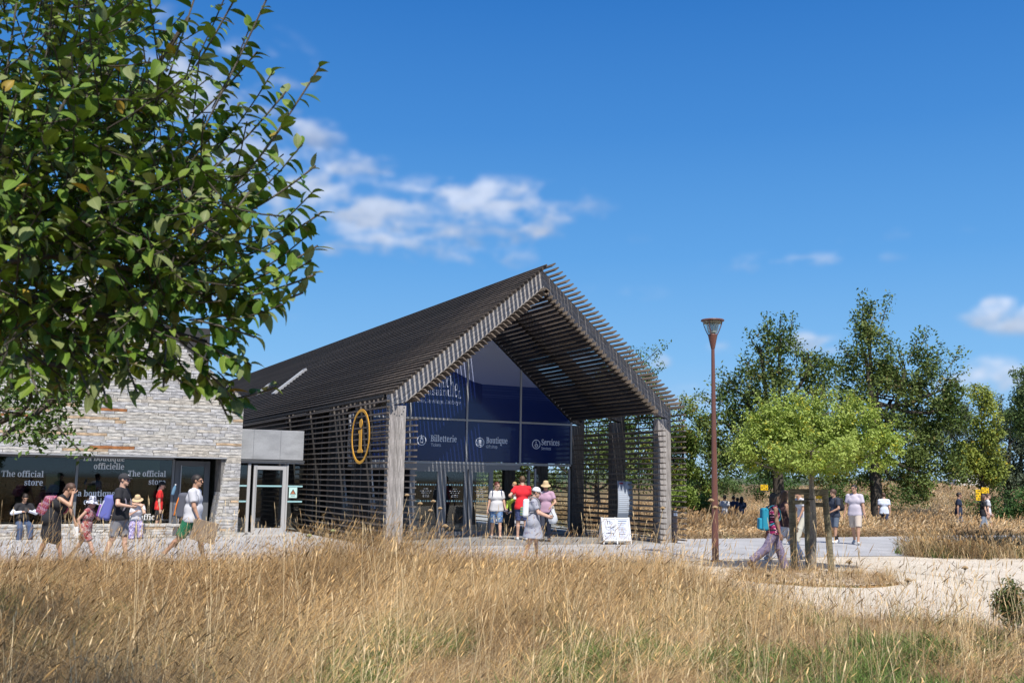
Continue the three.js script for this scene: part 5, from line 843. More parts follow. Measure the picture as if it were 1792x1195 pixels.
// the head, once, facing +z, centre of the skull at the origin
const HEAD = solid([ell(V3(0, .028, -.012), .076, .092, .096), ell(V3(0, -.045, .022), .056, .068, .062), cap(V3(0, .012, .092), V3(0, -.022, .108), .011, .014), cap(V3(-.03, .03, .078), V3(.03, .03, .078), .014), ell(V3(0, -.09, .058), .026, .022, .024), cap(V3(-.016, -.056, .086), V3(.016, -.056, .086), .009), ell(V3(.077, .0, -.006), .010, .030, .018), ell(V3(-.077, .0, -.006), .010, .030, .018), cap(V3(0, -.06, -.02), V3(0, -.17, -.035), .056, .058)], .014, .0065, [(x, y, z) => .011 - Math.hypot(Math.abs(x) - .031, y - .010, z - .095)]);
// a hand hanging down from the wrist at the origin (-y), palm towards +x, thumb towards +z; fingers a little curled
const handGeo = curl => { const parts = [cap(V3(0, .03, 0), V3(0, -.02, .0), .021, .02), cap(V3(0, -.03, -.018), V3(0, -.085, -.024), .017, .014), cap(V3(0, -.03, .012), V3(0, -.085, .022), .018, .014), cap(V3(0, -.05, -.01), V3(0, -.085, 0), .016)];
  [[-.027, .062], [-.010, .078], [.008, .082], [.025, .074]].forEach(([z, L]) => { let p = V3(0, -.088, z), a = curl * .5; for (let s = 0; s < 3; s++) { const l = L * [.44, .32, .24][s], q = p.clone().add(V3(Math.sin(a) * l, -Math.cos(a) * l, 0)); parts.push(cap(p, q, .0092 - s * .0008, .0086 - s * .0008)); p = q; a += curl; } });
  { let p = V3(.004, -.03, .022), a = .75; for (const l of [.036, .032, .024]) { const q = p.clone().add(V3(.35 * l, -Math.cos(a) * l, Math.sin(a) * l)); parts.push(cap(p, q, .0105, .009)); p = q; a -= .28; } }
  return solid(parts, .006, .005); };
const HANDS = { relaxed: handGeo(.38), grip: handGeo(1.05) };
const skinTones = { fair: [.56, .345, .25], tan: [.45, .255, .165], brown: [.27, .15, .095] };
const skinM = Object.fromEntries(Object.entries(skinTones).map(([k, c]) => [k, phys(lin(...c), .5, { sheen: .1 })]));
const noiseTex = (cols, sc, seed, th = .5) => dtex(128, 128, (u, v) => { const a = fbm(u * sc, v * sc, 3, sc, sc, seed), b = fbm(u * sc, v * sc, 2, sc, sc, seed + 9); return cols[a > th ? (b > .52 ? 1 : 2) : 0]; });
const cloth = (r, g, b, rough = .9) => mat(lin(r, g, b), rough, { bumpMap: TX.grain, bumpScale: .0018 });
const patterned = (cols, sc, seed, th) => mat(lin(1, 1, 1), .9, { map: rep(noiseTex(cols, sc, seed, th), 3.2, 3.2), bumpMap: TX.grain, bumpScale: .0018 });
const ik = (s, w, L1, L2, pole) => { const d = w.clone().sub(s); let L = d.length(); const mx = (L1 + L2) * .995; if (L > mx) { d.multiplyScalar(mx / L); L = mx; } const a = (L1 * L1 - L2 * L2 + L * L) / (2 * L), h = Math.sqrt(Math.max(0, L1 * L1 - a * a)), n = d.clone().normalize(), p = pole.clone().addScaledVector(n, -pole.dot(n)).normalize(); return { elbow: s.clone().addScaledVector(n, a).addScaledVector(p, h), wrist: s.clone().add(d) }; };
// o: h height, g girth, lean, legs [[thigh angle forward, knee flex, spread]] left then right, hands [[x, y, z]] wrist targets (local metres at 1.75 m), head [pitch, yaw], sit (hip height)
function person(label, pos, turn, o) {
  const t = thing('person', label, 'person', pos, turn, o.group), S = o.h / 1.75, g = o.g ?? 1, sh = o.sh ?? (o.woman ? .158 : .182), lean = o.lean ?? .04, cell = o.cell ?? .016, hipW = o.woman ? .092 : .088;
  const legs = o.legs ?? [[.28, .10, .03], [-.22, .25, .03]], kid = o.h < 1.45 ? 1.14 : 1;
  const P = V3(0, 0, 0), sp = V3(0, Math.cos(lean), Math.sin(lean)), up = d => P.clone().addScaledVector(sp, d);
  const J = {}; const rotS = o.twist ?? 0;
  [1, -1].forEach((s, i) => {
    const [a, k, ab] = legs[i], hip = V3(s * hipW, -.03, 0), knee = hip.clone().add(V3(s * ab, -Math.cos(a), Math.sin(a)).normalize().multiplyScalar(.435)), ank = knee.clone().add(V3(s * ab * .4, -Math.cos(a - k), Math.sin(a - k)).normalize().multiplyScalar(.42)), fa = legs[i][3] ?? Math.max(-.2, Math.min(.9, (k - a) * .8)), toe = ank.clone().add(V3(s * .03, -.05 - .14 * Math.sin(fa), .14 * Math.cos(fa))), heel = ank.clone().add(V3(0, -.055 + .03 * Math.sin(fa), -.045));
    J['leg' + i] = { hip, knee, ank, toe, heel };
  });
  const low = Math.min(...[0, 1].flatMap(i => [J['leg' + i].toe.y, J['leg' + i].heel.y])) - .035, y0 = o.sit != null ? o.sit / S : -low;
  const neck = up(.515), head = neck.clone().addScaledVector(sp, .165).add(V3(0, .01, .025 + .05 * (o.head?.[0] ?? 0)));
  const hands = o.hands ?? [[.24, .82, .10], [-.24, .82, -.05]];
  [1, -1].forEach((s, i) => { const c = Math.cos(rotS), q = Math.sin(rotS), shd = up(.465).add(V3(s * sh * c, 0, -s * sh * q)), w = V3(hands[i][0], hands[i][1] - y0, hands[i][2]), pole = o.poles?.[i] ? V3(...o.poles[i]) : V3(s * .35, -.35, -1); J['arm' + i] = { sh: shd, ...ik(shd, w, .285, .25, pole) }; });
  // body
  const torso = e => [cap(V3(-.07, -.01, 0), V3(.07, -.01, 0), (.098 + e) * g + (o.woman ? .006 : 0)), cap(up(.14).add(V3(-.045, 0, 0)), up(.14).add(V3(.045, 0, .01 * g)), (.098 + e) * (o.belly ?? 1) * g), cap(up(.33).add(V3(-.075, 0, .0)), up(.33).add(V3(.075, 0, 0)), (.105 + e) * g), cap(J.arm0.sh.clone().lerp(J.arm1.sh, .10), J.arm1.sh.clone().lerp(J.arm0.sh, .10), .046 + e), ...[0, 1].map(i => cap(up(.525), J['arm' + i].sh.clone().lerp(up(.5), .12), .042 + e * .8, .034 + e)), cap(up(.2), up(.42), (.09 + e) * g)];
  const bust = e => o.woman ? [ell(up(.33).add(V3(.065, 0, .075)), .062 + e, .062 + e, .058 + e), ell(up(.33).add(V3(-.065, 0, .075)), .062 + e, .062 + e, .058 + e)] : [];
  const legP = (i, e, t1 = 9, loose = 0) => { const l = J['leg' + i]; const a = [cap(l.hip, l.knee, (.078 + e) * g, (.054 + e + loose * .6) * Math.sqrt(g), -9, t1)]; if (t1 > 1.5) a.push(cap(l.knee, l.ank, (.050 + e + loose) * Math.sqrt(g), .036 + e + loose, -9, t1 - 1)); return a; };
  const armP = (i, e, t1 = 9) => { const a = J['arm' + i], r = [cap(a.sh, a.elbow, (.047 + e) * Math.sqrt(g), (.038 + e) * Math.sqrt(g), -9, t1)]; if (t1 > 1) r.push(cap(a.elbow, a.wrist, .039 + e, .025 + e)); return r; };
  const calf = i => { const l = J['leg' + i], m = l.knee.clone().lerp(l.ank, .3).add(V3(0, 0, -.012)); return cap(m, l.knee.clone().lerp(l.ank, .45).add(V3(0, 0, -.008)), .048 * Math.sqrt(g), .04); };
  const feet = i => { const l = J['leg' + i]; return [cap(l.heel, l.toe, .030, .028), cap(l.ank, l.toe.clone().lerp(l.heel, .4), .034, .03)]; };
  const bodyG = [solid([...torso(0), ...bust(0), cap(up(.44), neck.clone().addScaledVector(sp, .10), .058, .052), ...[0, 1].flatMap(i => [...legP(i, 0), calf(i), ...feet(i), ...armP(i, 0)])], .03, cell)];
  const hq = new THREE.Quaternion().setFromEuler(new THREE.Euler(o.head?.[0] ?? 0, o.head?.[1] ?? 0, o.head?.[2] ?? 0, 'YXZ')), HM = new THREE.Matrix4().compose(head, hq, V3(kid, kid, kid));
  bodyG.push(HEAD.clone().applyMatrix4(HM));
  [0, 1].forEach(i => { const a = J['arm' + i], y = a.elbow.clone().sub(a.wrist).normalize(), s = i ? 1 : -1; let z = V3(0, .25, 1).addScaledVector(y, -V3(0, .25, 1).dot(y)).normalize(); if (z.lengthSq() < .5) z = V3(1, 0, 0); const x = V3().crossVectors(y, z); if (x.x * s < 0 && !o.flip) { } const m = new THREE.Matrix4().makeBasis(x.multiplyScalar(s * Math.sign(x.x * s || 1)), y, z).setPosition(a.wrist); const hg = HANDS[o.grip?.[i] ? 'grip' : 'relaxed'].clone().applyMatrix4(m); if (m.determinant() < 0) { const ix = hg.index; for (let k = 0; k < ix.count; k += 3) { const q = ix.getX(k + 1); ix.setX(k + 1, ix.getX(k + 2)); ix.setX(k + 2, q); } hg.computeVertexNormals(); } bodyG.push(hg); });
  const fin = geos => { const l = Array.isArray(geos) ? geos : [geos]; const m = merged(l); m.scale(S, S, S); m.translate(0, y0 * S, 0); return m; };
  part('body', fin(bodyG), skinM[o.skin ?? 'fair'], t);
  const add = (name, geos, m, label) => part(name, fin(geos), m, t, label);
  // clothes
  const hemCut = d => (x, y, z) => -((x * 0 + y * sp.y + z * sp.z) - d);   // kept above the hem, measured along the spine
  const top = o.top; if (top) {
    const e = top.e ?? .017, parts = [...torso(e), ...bust(e), cap(up(-.06), up(.1), (.115 + e) * g), cap(up(-.06).add(V3(-.078, 0, 0)), up(-.06).add(V3(.078, 0, 0)), (.116 + e) * g), cap(up(.06).add(V3(-.06, 0, 0)), up(.06).add(V3(.06, 0, 0)), (.110 + e) * g)];
    if (top.sleeve) for (const i of [0, 1]) parts.push(...armP(i, e + .008, top.sleeve));
    if (top.skirt) parts.push(cap(V3(-.075, -.03, -.01), V3(.075, -.03, -.01), .125 * g + e), cap(V3(0, -.03, 0), V3(0, -top.skirt, .0), .14 * g + e, .17 * g + (top.flare ?? .03)));
    const neckHole = up(.585).add(V3(0, 0, .02)), cuts = [hemCut(top.skirt ? -top.skirt : (top.hem ?? -.10)), (x, y, z) => .066 - Math.hypot(x - neckHole.x, y - neckHole.y, z - neckHole.z)];
    add(top.name ?? 'shirt', solid(parts, .03, cell * .92, cuts), top.m);
    if (top.sleeves2) add('sleeve', [0, 1].map(i => solid([cap(J['arm' + i].sh.clone().lerp(J['arm' + i].elbow, .45), J['arm' + i].elbow, .053, .05), cap(J['arm' + i].elbow, J['arm' + i].wrist, .05, .04)], .02, cell)), top.sleeves2);
  }
  const bot = o.bottom; if (bot) {
    const e = bot.e ?? .016, parts = [cap(V3(-.07, -.01, 0), V3(.07, -.01, 0), (.096 + e) * g), ...[0, 1].flatMap(i => legP(i, e + (bot.loose ?? 0) * .35, bot.to, bot.loose ?? 0))];
    add(bot.name ?? (bot.to < 1.5 ? 'shorts' : 'trousers'), solid(parts, .025, cell * .92, [(x, y, z) => o.sit != null ? y - .12 : (y * sp.y + z * sp.z) + .02]), bot.m);
  }
  add('shoes', [0, 1].flatMap(i => { const l = J['leg' + i]; const q = [cap(l.heel, l.toe, .040, .037), cap(l.ank.clone().add(V3(0, -.01, 0)), l.toe.clone().lerp(l.heel, .45), .043, .036)]; return [solid(q, .02, .014, o.barefoot ? [] : [])]; }), o.shoes ?? M.white);
  if (o.socks) add('socks', [0, 1].map(i => { const l = J['leg' + i]; return cap ? solid([cap(l.ank, l.ank.clone().lerp(l.knee, .3), .041, .046)], .01, .014) : 0; }), o.socks);
  // head: eyes, hair, hats, glasses
  const H = (name, geos, m) => add(name, (Array.isArray(geos) ? geos : [geos]).map(q => q.clone().applyMatrix4(HM)), m);
  H('eyes', [1, -1].map(s => new THREE.SphereGeometry(.0115, 8, 6).translate(s * .031, .009, .081)), M.black);
  H('mouth', new THREE.SphereGeometry(.012, 8, 6).scale(1.6, .35, .6).translate(0, -.056, .093), o.lips ?? (person.lip ??= mat(lin(.36, .13, .11), .5)));
  if (o.hair) {
    const hp = [ell(V3(0, .034, -.016), .084, .100, .106)], kc = [(x, y, z) => z * .66 - y * .75 - (o.hair.front ?? .008)];
    if (o.hair.buzz) hp[0] = ell(V3(0, .031, -.014), .0785, .0955, .100);
    if (o.hair.big) hp[0] = ell(V3(0, .045, -.018), .098, .108, .116);
    if (o.hair.long) { hp.push(cap(V3(0, .0, -.06), V3(0, -o.hair.long, -.075), .075, .05), cap(V3(.06, .0, -.02), V3(.075, -o.hair.long * .8, -.02), .035, .025), cap(V3(-.06, .0, -.02), V3(-.075, -o.hair.long * .8, -.02), .035, .025)); kc[0] = (x, y, z) => Math.min(z * .66 - y * .75 - .008, z - .035); }
    if (o.hair.bun) hp.push(ell(V3(0, .085, -.10), .045, .04, .045));
    if (o.hair.tail) hp.push(cap(V3(0, .05, -.10), V3(0, -.10, -.13), .03, .02));
    H('hair', solid(hp, .02, .0085, kc), o.hair.m);
  }
  if (o.cap) { const dome = new THREE.SphereGeometry(.098, 18, 9, 0, Math.PI * 2, 0, Math.PI / 2).scale(.93, 1.02, 1.12).translate(0, .048, -.012), br = new THREE.CylinderGeometry(.088, .088, .008, 20, 1, false, -Math.PI / 2, Math.PI).scale(.92, 1, 1.05).rotateX(.22).translate(0, .052, .075), band = new THREE.CylinderGeometry(.0985, .0985, .02, 20, 1, true).scale(.93, 1, 1.12).translate(0, .046, -.012); const q = o.cap.back ? Math.PI : 0; H('cap', [dome, br, band].map(x => x.rotateY(q)), o.cap.m); if (o.cap.logo) H('cap_badge', new THREE.SphereGeometry(.018, 6, 5).scale(1, 1, .3).rotateX(-.5).translate(0, .105, .082), M.white); }
  if (o.hat) { const R2 = o.hat.brim ?? .17, d = o.hat.droop ?? .02; H('hat', [lathe([[0, .165], [.045, .165], [.072, .150], [.084, .105], [.094, .055], [.12, .050 - d * .3], [R2, .045 - d], [R2, .040 - d], [.12, .043 - d * .3], [.088, .044], [.078, .10], [.06, .145], [0, .155]].map(p => p), 24)], o.hat.m); if (o.hat.band) H('hat_band', new THREE.CylinderGeometry(.090, .0965, .03, 22, 1, true).translate(0, .075, 0), o.hat.band); }
  if (o.glasses) H('sunglasses', [...[1, -1].map(s => new THREE.SphereGeometry(.022, 10, 7).scale(1.15, .85, .35).translate(s * .033, .010, .094)), bar(V3(-.012, .016, .099), V3(.012, .016, .099), .003), ...[1, -1].map(s => bar(V3(s * .056, .014, .088), V3(s * .078, .012, .0), .003))], o.glasses);
  t.userData.S = S; t.userData.y0 = y0; delete t.userData.S; delete t.userData.y0;
  t.updateMatrixWorld(true);
  const L = v => v.clone().multiplyScalar(S).add(V3(0, y0 * S, 0));   // body frame -> group frame
  return { t, S, up: d => L(up(d)), wrist: i => L(J['arm' + i].wrist), sh: i => L(J['arm' + i].sh), lean, world: v => v.clone().applyMatrix4(t.matrixWorld), turn };
}
function bag(name, label, cat, p, local, turn = 0, tilt = 0) { const g = thing(name, label, cat, p.world(local), 0); g.rotation.set(tilt, p.turn + turn, 0, 'YXZ'); return g; }
// a backpack whose back lies against the wearer: local +z is towards the back of the wearer
function backpack(label, p, o) {
  const off = o.off ?? [0, 0, 0], b = bag('backpack', label, 'backpack', p, p.up(o.at ?? .10).add(V3(off[0], off[1], -(o.gap ?? .13) * p.S + off[2])), o.turn ?? 0, p.lean * .8 + (o.tilt ?? 0)), w = o.w ?? .30, h = o.h ?? .44, d = o.d ?? .19;
  part('main_pocket', rounded(w, h, d, Math.min(.07, d * .36), 0, h / 2, -d / 2, 4), o.m, b); part('front_pocket', rounded(w * .82, h * .5, .07, .03, 0, h * .30, -d - .02, 3), o.m2 ?? o.m, b);
  if (o.trim) for (const s of [-1, 1]) part('trim', tube([V3(s * w * .45, h * .1, -d * .95), V3(s * w * .51, h * .5, -d * .9), V3(s * w * .40, h * .92, -d * .8)], .013, 8, 5), o.trim, b);
  part('top_handle', tube([V3(-.04, h * .98, -.03), V3(0, h + .04, -.03), V3(.04, h * .98, -.03)], .008, 8, 5), o.strap ?? M.black, b);
  const s = o.strap ?? M.black; for (const q of o.straps ?? [1, -1]) part('strap', tube([V3(q * w * .3, h * .92, -.01), V3(q * .13, h + .05, .06), V3(q * .135, h - .02, .20), V3(q * .15, h - .22, .215), V3(q * w * .52, h * .25, .02)], .016, 16, 6), s, b);
  return b;
}
{
  const white = cloth(.56, .56, .59), black = cloth(.018, .018, .022), hairDark = mat(lin(.022, .015, .012), .6), hairBrown = mat(lin(.085, .045, .028), .6), hairBlond = mat(lin(.42, .28, .13), .6), shades = phys(lin(.01, .01, .012), .1, { clearcoat: 1 }), straw = mat(lin(.55, .41, .24), .9), denim = cloth(.12, .19, .32), denimL = patterned([[.42, .55, .72], [.30, .42, .60], [.62, .66, .66]], 6, 3), grey = cloth(.22, .22, .24), navy = cloth(.03, .045, .10);
  const G = (px, py) => groundAt(px, py), F_ = d => d;
  const R90 = Math.PI / 2;
  // --- walkers passing the shop, from left to right ---
  {
    const p = person('woman in black dress bending forward, hand to her forehead, carrying a floral bag', G(84, 988), R90 - .1, { h: 1.64, woman: 1, g: 1.12, lean: .50, legs: [[.30, .15, .02], [-.10, .30, .02]], hands: [[.20, .86, .42], [-.05, 1.47, .45]], poles: [[.6, -.4, -.6], [-.3, -1, .5]], head: [.35, 0], top: { name: 'dress', m: black, skirt: .42, flare: .02 }, hair: { m: hairBrown, tail: 1 }, shoes: black, skin: 'tan' });
    backpack('red and blue floral shoulder bag on the bending woman in black', p, { m: patterned([[.55, .10, .16], [.20, .25, .55], [.75, .60, .62]], 9, 13), w: .34, h: .42, d: .18, gap: .10, at: .0, straps: [1], strap: cloth(.55, .12, .2) });
    const n = bag('paper', 'small white sheet of paper in the lowered hand of the bending woman', 'paper', p, p.wrist(0).add(V3(0, -.20, .03))); part('sheet', rounded(.012, .22, .10, .004), M.white, n);
  }
  {
    const p = person('child in red and white patterned romper and bucket hat, striding', G(145, 985), R90, { h: 1.32, g: .98, lean: .12, legs: [[-.42, .25, .02], [.48, .12, .02]], hands: [[.13, 1.36, .28], [-.22, .92, -.05]], poles: [[.5, -1, .2], [-.4, -.3, -1]], head: [.12, 0], top: { name: 'romper_top', m: patterned([[.68, .60, .60], [.52, .08, .12], [.62, .35, .38]], 8, 21, .5), hem: -.12, e: .025 }, bottom: { m: patterned([[.68, .60, .60], [.52, .08, .12], [.62, .35, .38]], 8, 21, .5), to: .75, e: .04 }, hat: { m: patterned([[.85, .86, .9], [.12, .14, .26], [.4, .42, .5]], 10, 31), brim: .145, droop: .05 }, hair: { m: hairBrown, tail: 1 }, shoes: cloth(.12, .08, .06), socks: cloth(.10, .07, .06), skin: 'fair' });
  }
  {
    const p = person('bearded man in black shirt, black cap and mirrored sunglasses, hand at his chest', G(203, 987), R90, { h: 1.76, g: 1.18, belly: 1.15, lean: .03, legs: [[.20, .08, .03], [-.16, .22, .03]], hands: [[.14, 1.18, .30], [-.20, 1.15, .28]], poles: [[.7, -.6, -.5], [-.7, -.6, -.5]], grip: [1, 1], top: { m: black, sleeve: .62 }, bottom: { m: grey, to: .92, e: .03 }, cap: { m: cloth(.035, .035, .04), logo: 1 }, hair: { m: hairBrown, buzz: 1 }, glasses: phys(lin(.02, .12, .35), .05, { metalness: .8 }), shoes: M.white, socks: cloth(.25, .18, .14), skin: 'fair' });
    backpack('purple and blue backpack with white stripes on the man in the black cap', p, { m: cloth(.13, .15, .46), m2: cloth(.22, .08, .36), trim: cloth(.6, .6, .72), w: .38, h: .50, d: .24, at: -.13, gap: .15, tilt: .22, strap: cloth(.2, .18, .22) });
  }
  {
    const s = onV(237, 919, SV - .02), seat = B(s[0], 0, SV + .02);
    person('seated woman in straw hat and white top on the stone sill, chin in hand', seat, YAW - .1, { h: 1.64, woman: 1, lean: .34, sit: OP.b + .10, legs: [[1.42, 1.38, .06, .1], [1.30, 1.10, .05, .1]], hands: [[.10, .98, .30], [-.06, .80, .34]], poles: [[.6, -1, .1], [-.6, -.8, -.2]], head: [.42, -.2], top: { m: white, sleeve: .65 }, bottom: { m: patterned([[.60, .56, .72], [.34, .30, .52], [.80, .78, .86]], 10, 41), to: 1.85, loose: .02 }, hat: { m: straw, brim: .165, droop: .035, band: cloth(.4, .3, .2) }, hair: { m: hairBrown, long: .1 }, shoes: cloth(.6, .55, .42), skin: 'fair' });
  }
  {
    const p = person('man in white T-shirt and green shorts with orange grey backpack, carrying cardboard', G(331, 988), R90, { h: 1.80, g: 1.2, belly: 1.22, lean: .05, legs: [[.34, .12, .03], [-.46, .30, .03]], hands: [[.25, .90, -.18], [-.24, .84, .22]], poles: [[.5, -.3, -1], [-.4, -.2, -1]], grip: [0, 1], top: { m: white, sleeve: .68, hem: -.12 }, bottom: { m: cloth(.018, .16, .075), to: .95, e: .035 }, hair: { m: hairDark, front: .004 }, glasses: shades, shoes: cloth(.35, .33, .30), skin: 'tan' });
    backpack('grey backpack with orange trim on the man in white T-shirt', p, { m: cloth(.09, .095, .12), m2: cloth(.12, .12, .15), trim: cloth(.85, .24, .025), w: .34, h: .52, d: .20, gap: .135, at: -.06, tilt: .1, strap: cloth(.10, .10, .12) });
    const c = bag('cardboard_sheet', 'flat brown cardboard sheet held low by the man in green shorts', 'cardboard', p, p.wrist(1).add(V3(-.03, -.25, .14)), .05, .0); c.rotation.z = .0; part('sheet', rounded(.018, .42, .50, .005).rotateX(.2), mat(lin(.36, .27, .19), .95, { map: TX.concrete }), c);
  }
  // --- people at the shop window ---
  {
    const s = onV(38, 905, SV + .30);
    const p = person('boy in black T-shirt with white sleeves sitting at the left window, looking at a phone', B(s[0], 0, SV + .28), YAW + .2, { h: 1.62, g: 1.05, lean: .16, sit: OP.b + .11, legs: [[1.35, 1.15, .08, .1], [1.2, 1.2, .1, .1]], hands: [[.10, .82, .30], [-.12, .80, .30]], poles: [[1, -.5, -.3], [-1, -.5, -.3]], head: [.5, 0], top: { m: black, sleeve: .6, sleeves2: cloth(.68, .70, .78) }, bottom: { m: cloth(.05, .08, .15), to: 1.9, loose: .015 }, hair: { m: hairDark }, shoes: M.white, skin: 'tan' });
    const b = bag('phone', 'dark phone in the hands of the boy with white sleeves', 'phone', p, p.wrist(1).lerp(p.wrist(0), .5).add(V3(0, .06, .10)), 0, -.7); part('case', rounded(.075, .15, .010, .005), M.black, b);
    part('emblem', new THREE.SphereGeometry(.055, 12, 8).scale(1.25, .8, .10).translate(0, p.up(.31).y, p.up(.31).z + .126 * p.S), cloth(.55, .48, .52), p.t);
  }
  {
    const q = onV(276, 900, SV + .62);
    person('boy in red T-shirt and black cap standing behind the sill by the shop door', B(q[0], 0, SV + .62), R90 + .3, { h: 1.55, g: .96, legs: [[.06, .04, .03], [-.05, .05, .03]], hands: [[.22, .74, .06], [-.22, .74, .06]], head: [.25, 0], top: { m: cloth(.62, .022, .022), sleeve: .6 }, bottom: { m: black, to: .9, e: .03 }, cap: { m: black }, hair: { m: hairDark, buzz: 1 }, shoes: black, skin: 'fair' });
    const r = onV(316, 880, SV + 1.35);
    person('man in sunglasses and straw hat coming out of the shop door', B(r[0], 0, SV + 1.35), YAW - .5, { h: 1.80, g: 1.05, head: [.1, -.4], top: { m: cloth(.035, .04, .04), sleeve: .62 }, bottom: { m: cloth(.07, .07, .08), to: .95 }, hat: { m: straw, brim: .15, band: cloth(.35, .10, .06) }, glasses: shades, hair: { m: hairBrown, buzz: 1 }, skin: 'tan' });
    const c = thing('water_bottle', 'pale blue bottle sticking out beside the orange backpack', 'bottle', at(301, 866, 20.75)); part('bottle', lathe([[0, 0], [.03, .0], [.033, .02], [.033, .15], [.014, .19], [.014, .21], [0, .21]], 12), phys(lin(.25, .45, .62), .2, { transmission: .4, thickness: 0 }), c); c.rotation.z = -.25; part('lid', new THREE.CylinderGeometry(.016, .016, .02, 10).translate(0, .215, 0), M.white, c);
  }
  // --- in front of the doors ---
  {
    const p = person('woman in white T-shirt and denim shorts leaving the pavilion, dark backpack straps', G(868, 944), .12, { h: 1.70, woman: 1, g: 1.16, belly: 1.12, legs: [[.22, .12, .03], [-.15, .28, .03]], hands: [[.30, .84, .10], [-.30, .86, .04]], head: [.05, .5], top: { m: white, sleeve: .62 }, bottom: { m: denimL, to: .98, e: .025 }, hair: { m: mat(lin(.10, .025, .02), .5) }, glasses: phys(lin(.15, .03, .03), .1, { clearcoat: 1 }), shoes: grey, skin: 'fair' });
    backpack('dark blue backpack worn by the woman in denim shorts', p, { m: navy, w: .30, h: .42, d: .16, strap: navy });
  }
  {
    const p = person('man in bright red shirt seen from behind, carrying a small child', G(913, 946), Math.PI + .15, { h: 1.88, g: 1.12, legs: [[.12, .06, .03], [-.10, .12, .03]], hands: [[.24, 1.16, .14], [-.24, .95, .20]], poles: [[.8, -.5, -.6], [-.5, -.3, -1]], grip: [1, 0], top: { m: cloth(.66, .018, .030), sleeve: .62, hem: -.12 }, bottom: { m: patterned([[.22, .26, .42], [.16, .19, .32], [.30, .34, .50]], 6, 51), to: .9, e: .03 }, hair: { m: mat(lin(.11, .065, .035), .6) }, shoes: cloth(.5, .5, .5), skin: 'fair' });
    const w = p.world(p.up(.10).add(V3(.20, 0, .10)));
    person('small blond child in lime clothes held on the arm of the man in red', V3(w.x, 0, w.z), R90 * .9 + Math.PI, { h: .98, g: 1.02, cell: .013, sit: w.y + .12, legs: [[1.05, .9, .10, .4], [.8, .9, .12, .4]], hands: [[.16, w.y / .56 + .36, .20], [-.16, w.y / .56 + .36, .16]], head: [.1, .3], top: { m: cloth(.78, .80, .70), sleeve: .6 }, bottom: { m: cloth(.45, .62, .08), to: 1.85 }, hair: { m: hairBlond }, shoes: cloth(.10, .10, .14), skin: 'fair' });
  }
  {
    const p = person('woman in white cap and white tunic with colourful backpack, looking at her phone', G(932, 984), R90 - .1, { h: 1.60, woman: 1, g: 1.12, lean: .06, legs: [[.16, .1, .02], [-.14, .2, .02]], hands: [[.10, 1.12, .36], [-.10, 1.10, .36]], poles: [[.6, -1, -.2], [-.6, -1, -.2]], grip: [1, 1], head: [.22, 0], top: { name: 'tunic', m: patterned([[.62, .63, .67], [.62, .63, .67], [.46, .44, .52]], 10, 61, .62), sleeve: .66, skirt: .40, flare: .07 }, cap: { m: cloth(.62, .62, .64) }, hair: { m: hairBrown }, shoes: M.white, skin: 'fair' });
    backpack('white backpack with a green, yellow and blue print on the woman in the white cap', p, { m: cloth(.74, .76, .78), m2: patterned([[.10, .48, .20], [.85, .72, .10], [.12, .30, .65]], 7, 71), w: .32, h: .40, d: .14, gap: .11, strap: grey });
    const b = bag('phone', 'black phone held by the woman in the white cap', 'phone', p, p.wrist(0).lerp(p.wrist(1), .5).add(V3(0, .05, .10)), 0, -.5); part('case', rounded(.075, .15, .010, .005), M.black, b);
  }
  {
    const q = onV(955, 930, 1.2), p = person('person in straw hat and plum shirt standing in the shade of the porch', B(q[0], 0, 1.2), -.7 + YAW, { h: 1.72, g: 1.1, legs: [[.06, .04, .03], [-.04, .06, .03]], hands: [[.20, 1.06, .26], [-.18, 1.04, .28]], poles: [[.8, -.5, -.5], [-.8, -.5, -.5]], head: [.3, .2], top: { m: cloth(.42, .27, .36), sleeve: .62 }, bottom: { m: cloth(.05, .055, .08), to: 1.95 }, hat: { m: straw, brim: .15, droop: .03 }, hair: { m: hairBrown, buzz: 1 }, shoes: black, skin: 'tan' });
    const b = bag('plastic_bag', 'translucent white plastic bag hanging from the arm of the person in the porch', 'bag', p, p.wrist(0).add(V3(.06, -.50, .0))); part('bag', (() => { const g = lathe([[0, 0], [.09, .01], [.14, .10], [.13, .24], [.06, .36], [.04, .44]], 14), q2 = g.attributes.position; for (let i = 0; i < q2.count; i++) { const a = Math.atan2(q2.getZ(i), q2.getX(i)); q2.setX(i, q2.getX(i) * (1 + .12 * Math.sin(a * 5 + q2.getY(i) * 20))); q2.setZ(i, q2.getZ(i) * (.7 + .1 * Math.cos(a * 4))); } g.computeVertexNormals(); return g; })(), phys(lin(.75, .78, .82), .7, { transmission: .35, thickness: 0 }), b); part('handles', tube([V3(-.03, .43, 0), V3(-.02, .52, 0), V3(.02, .52, 0), V3(.03, .43, 0)], .008, 8, 5), M.white, b);
  }
  // --- on the gravel by the staked tree ---
  {
    const p = person('woman with long black hair, magenta patterned top and loose lavender trousers, walking right', G(1356, 1004), R90 - .05, { h: 1.63, woman: 1, g: 1.0, lean: .03, legs: [[.34, .06, .02], [-.48, .42, .02, .9]], hands: [[.21, .84, -.12], [-.21, .80, .10]], top: { m: patterned([[.55, .05, .32], [.85, .60, .66], [.12, .05, .12]], 9, 81), hem: -.10 }, bottom: { m: patterned([[.46, .42, .51], [.41, .37, .47], [.52, .48, .56]], 8, 91), to: 1.95, loose: .022 }, hair: { m: hairDark, long: .20 }, shoes: cloth(.06, .03, .02), skin: 'brown' });
    backpack('turquoise drawstring backpack on the woman with long black hair', p, { m: cloth(.015, .24, .36), m2: cloth(.02, .28, .42), w: .30, h: .46, d: .14, at: -.02, strap: cloth(.01, .16, .24) });
  }
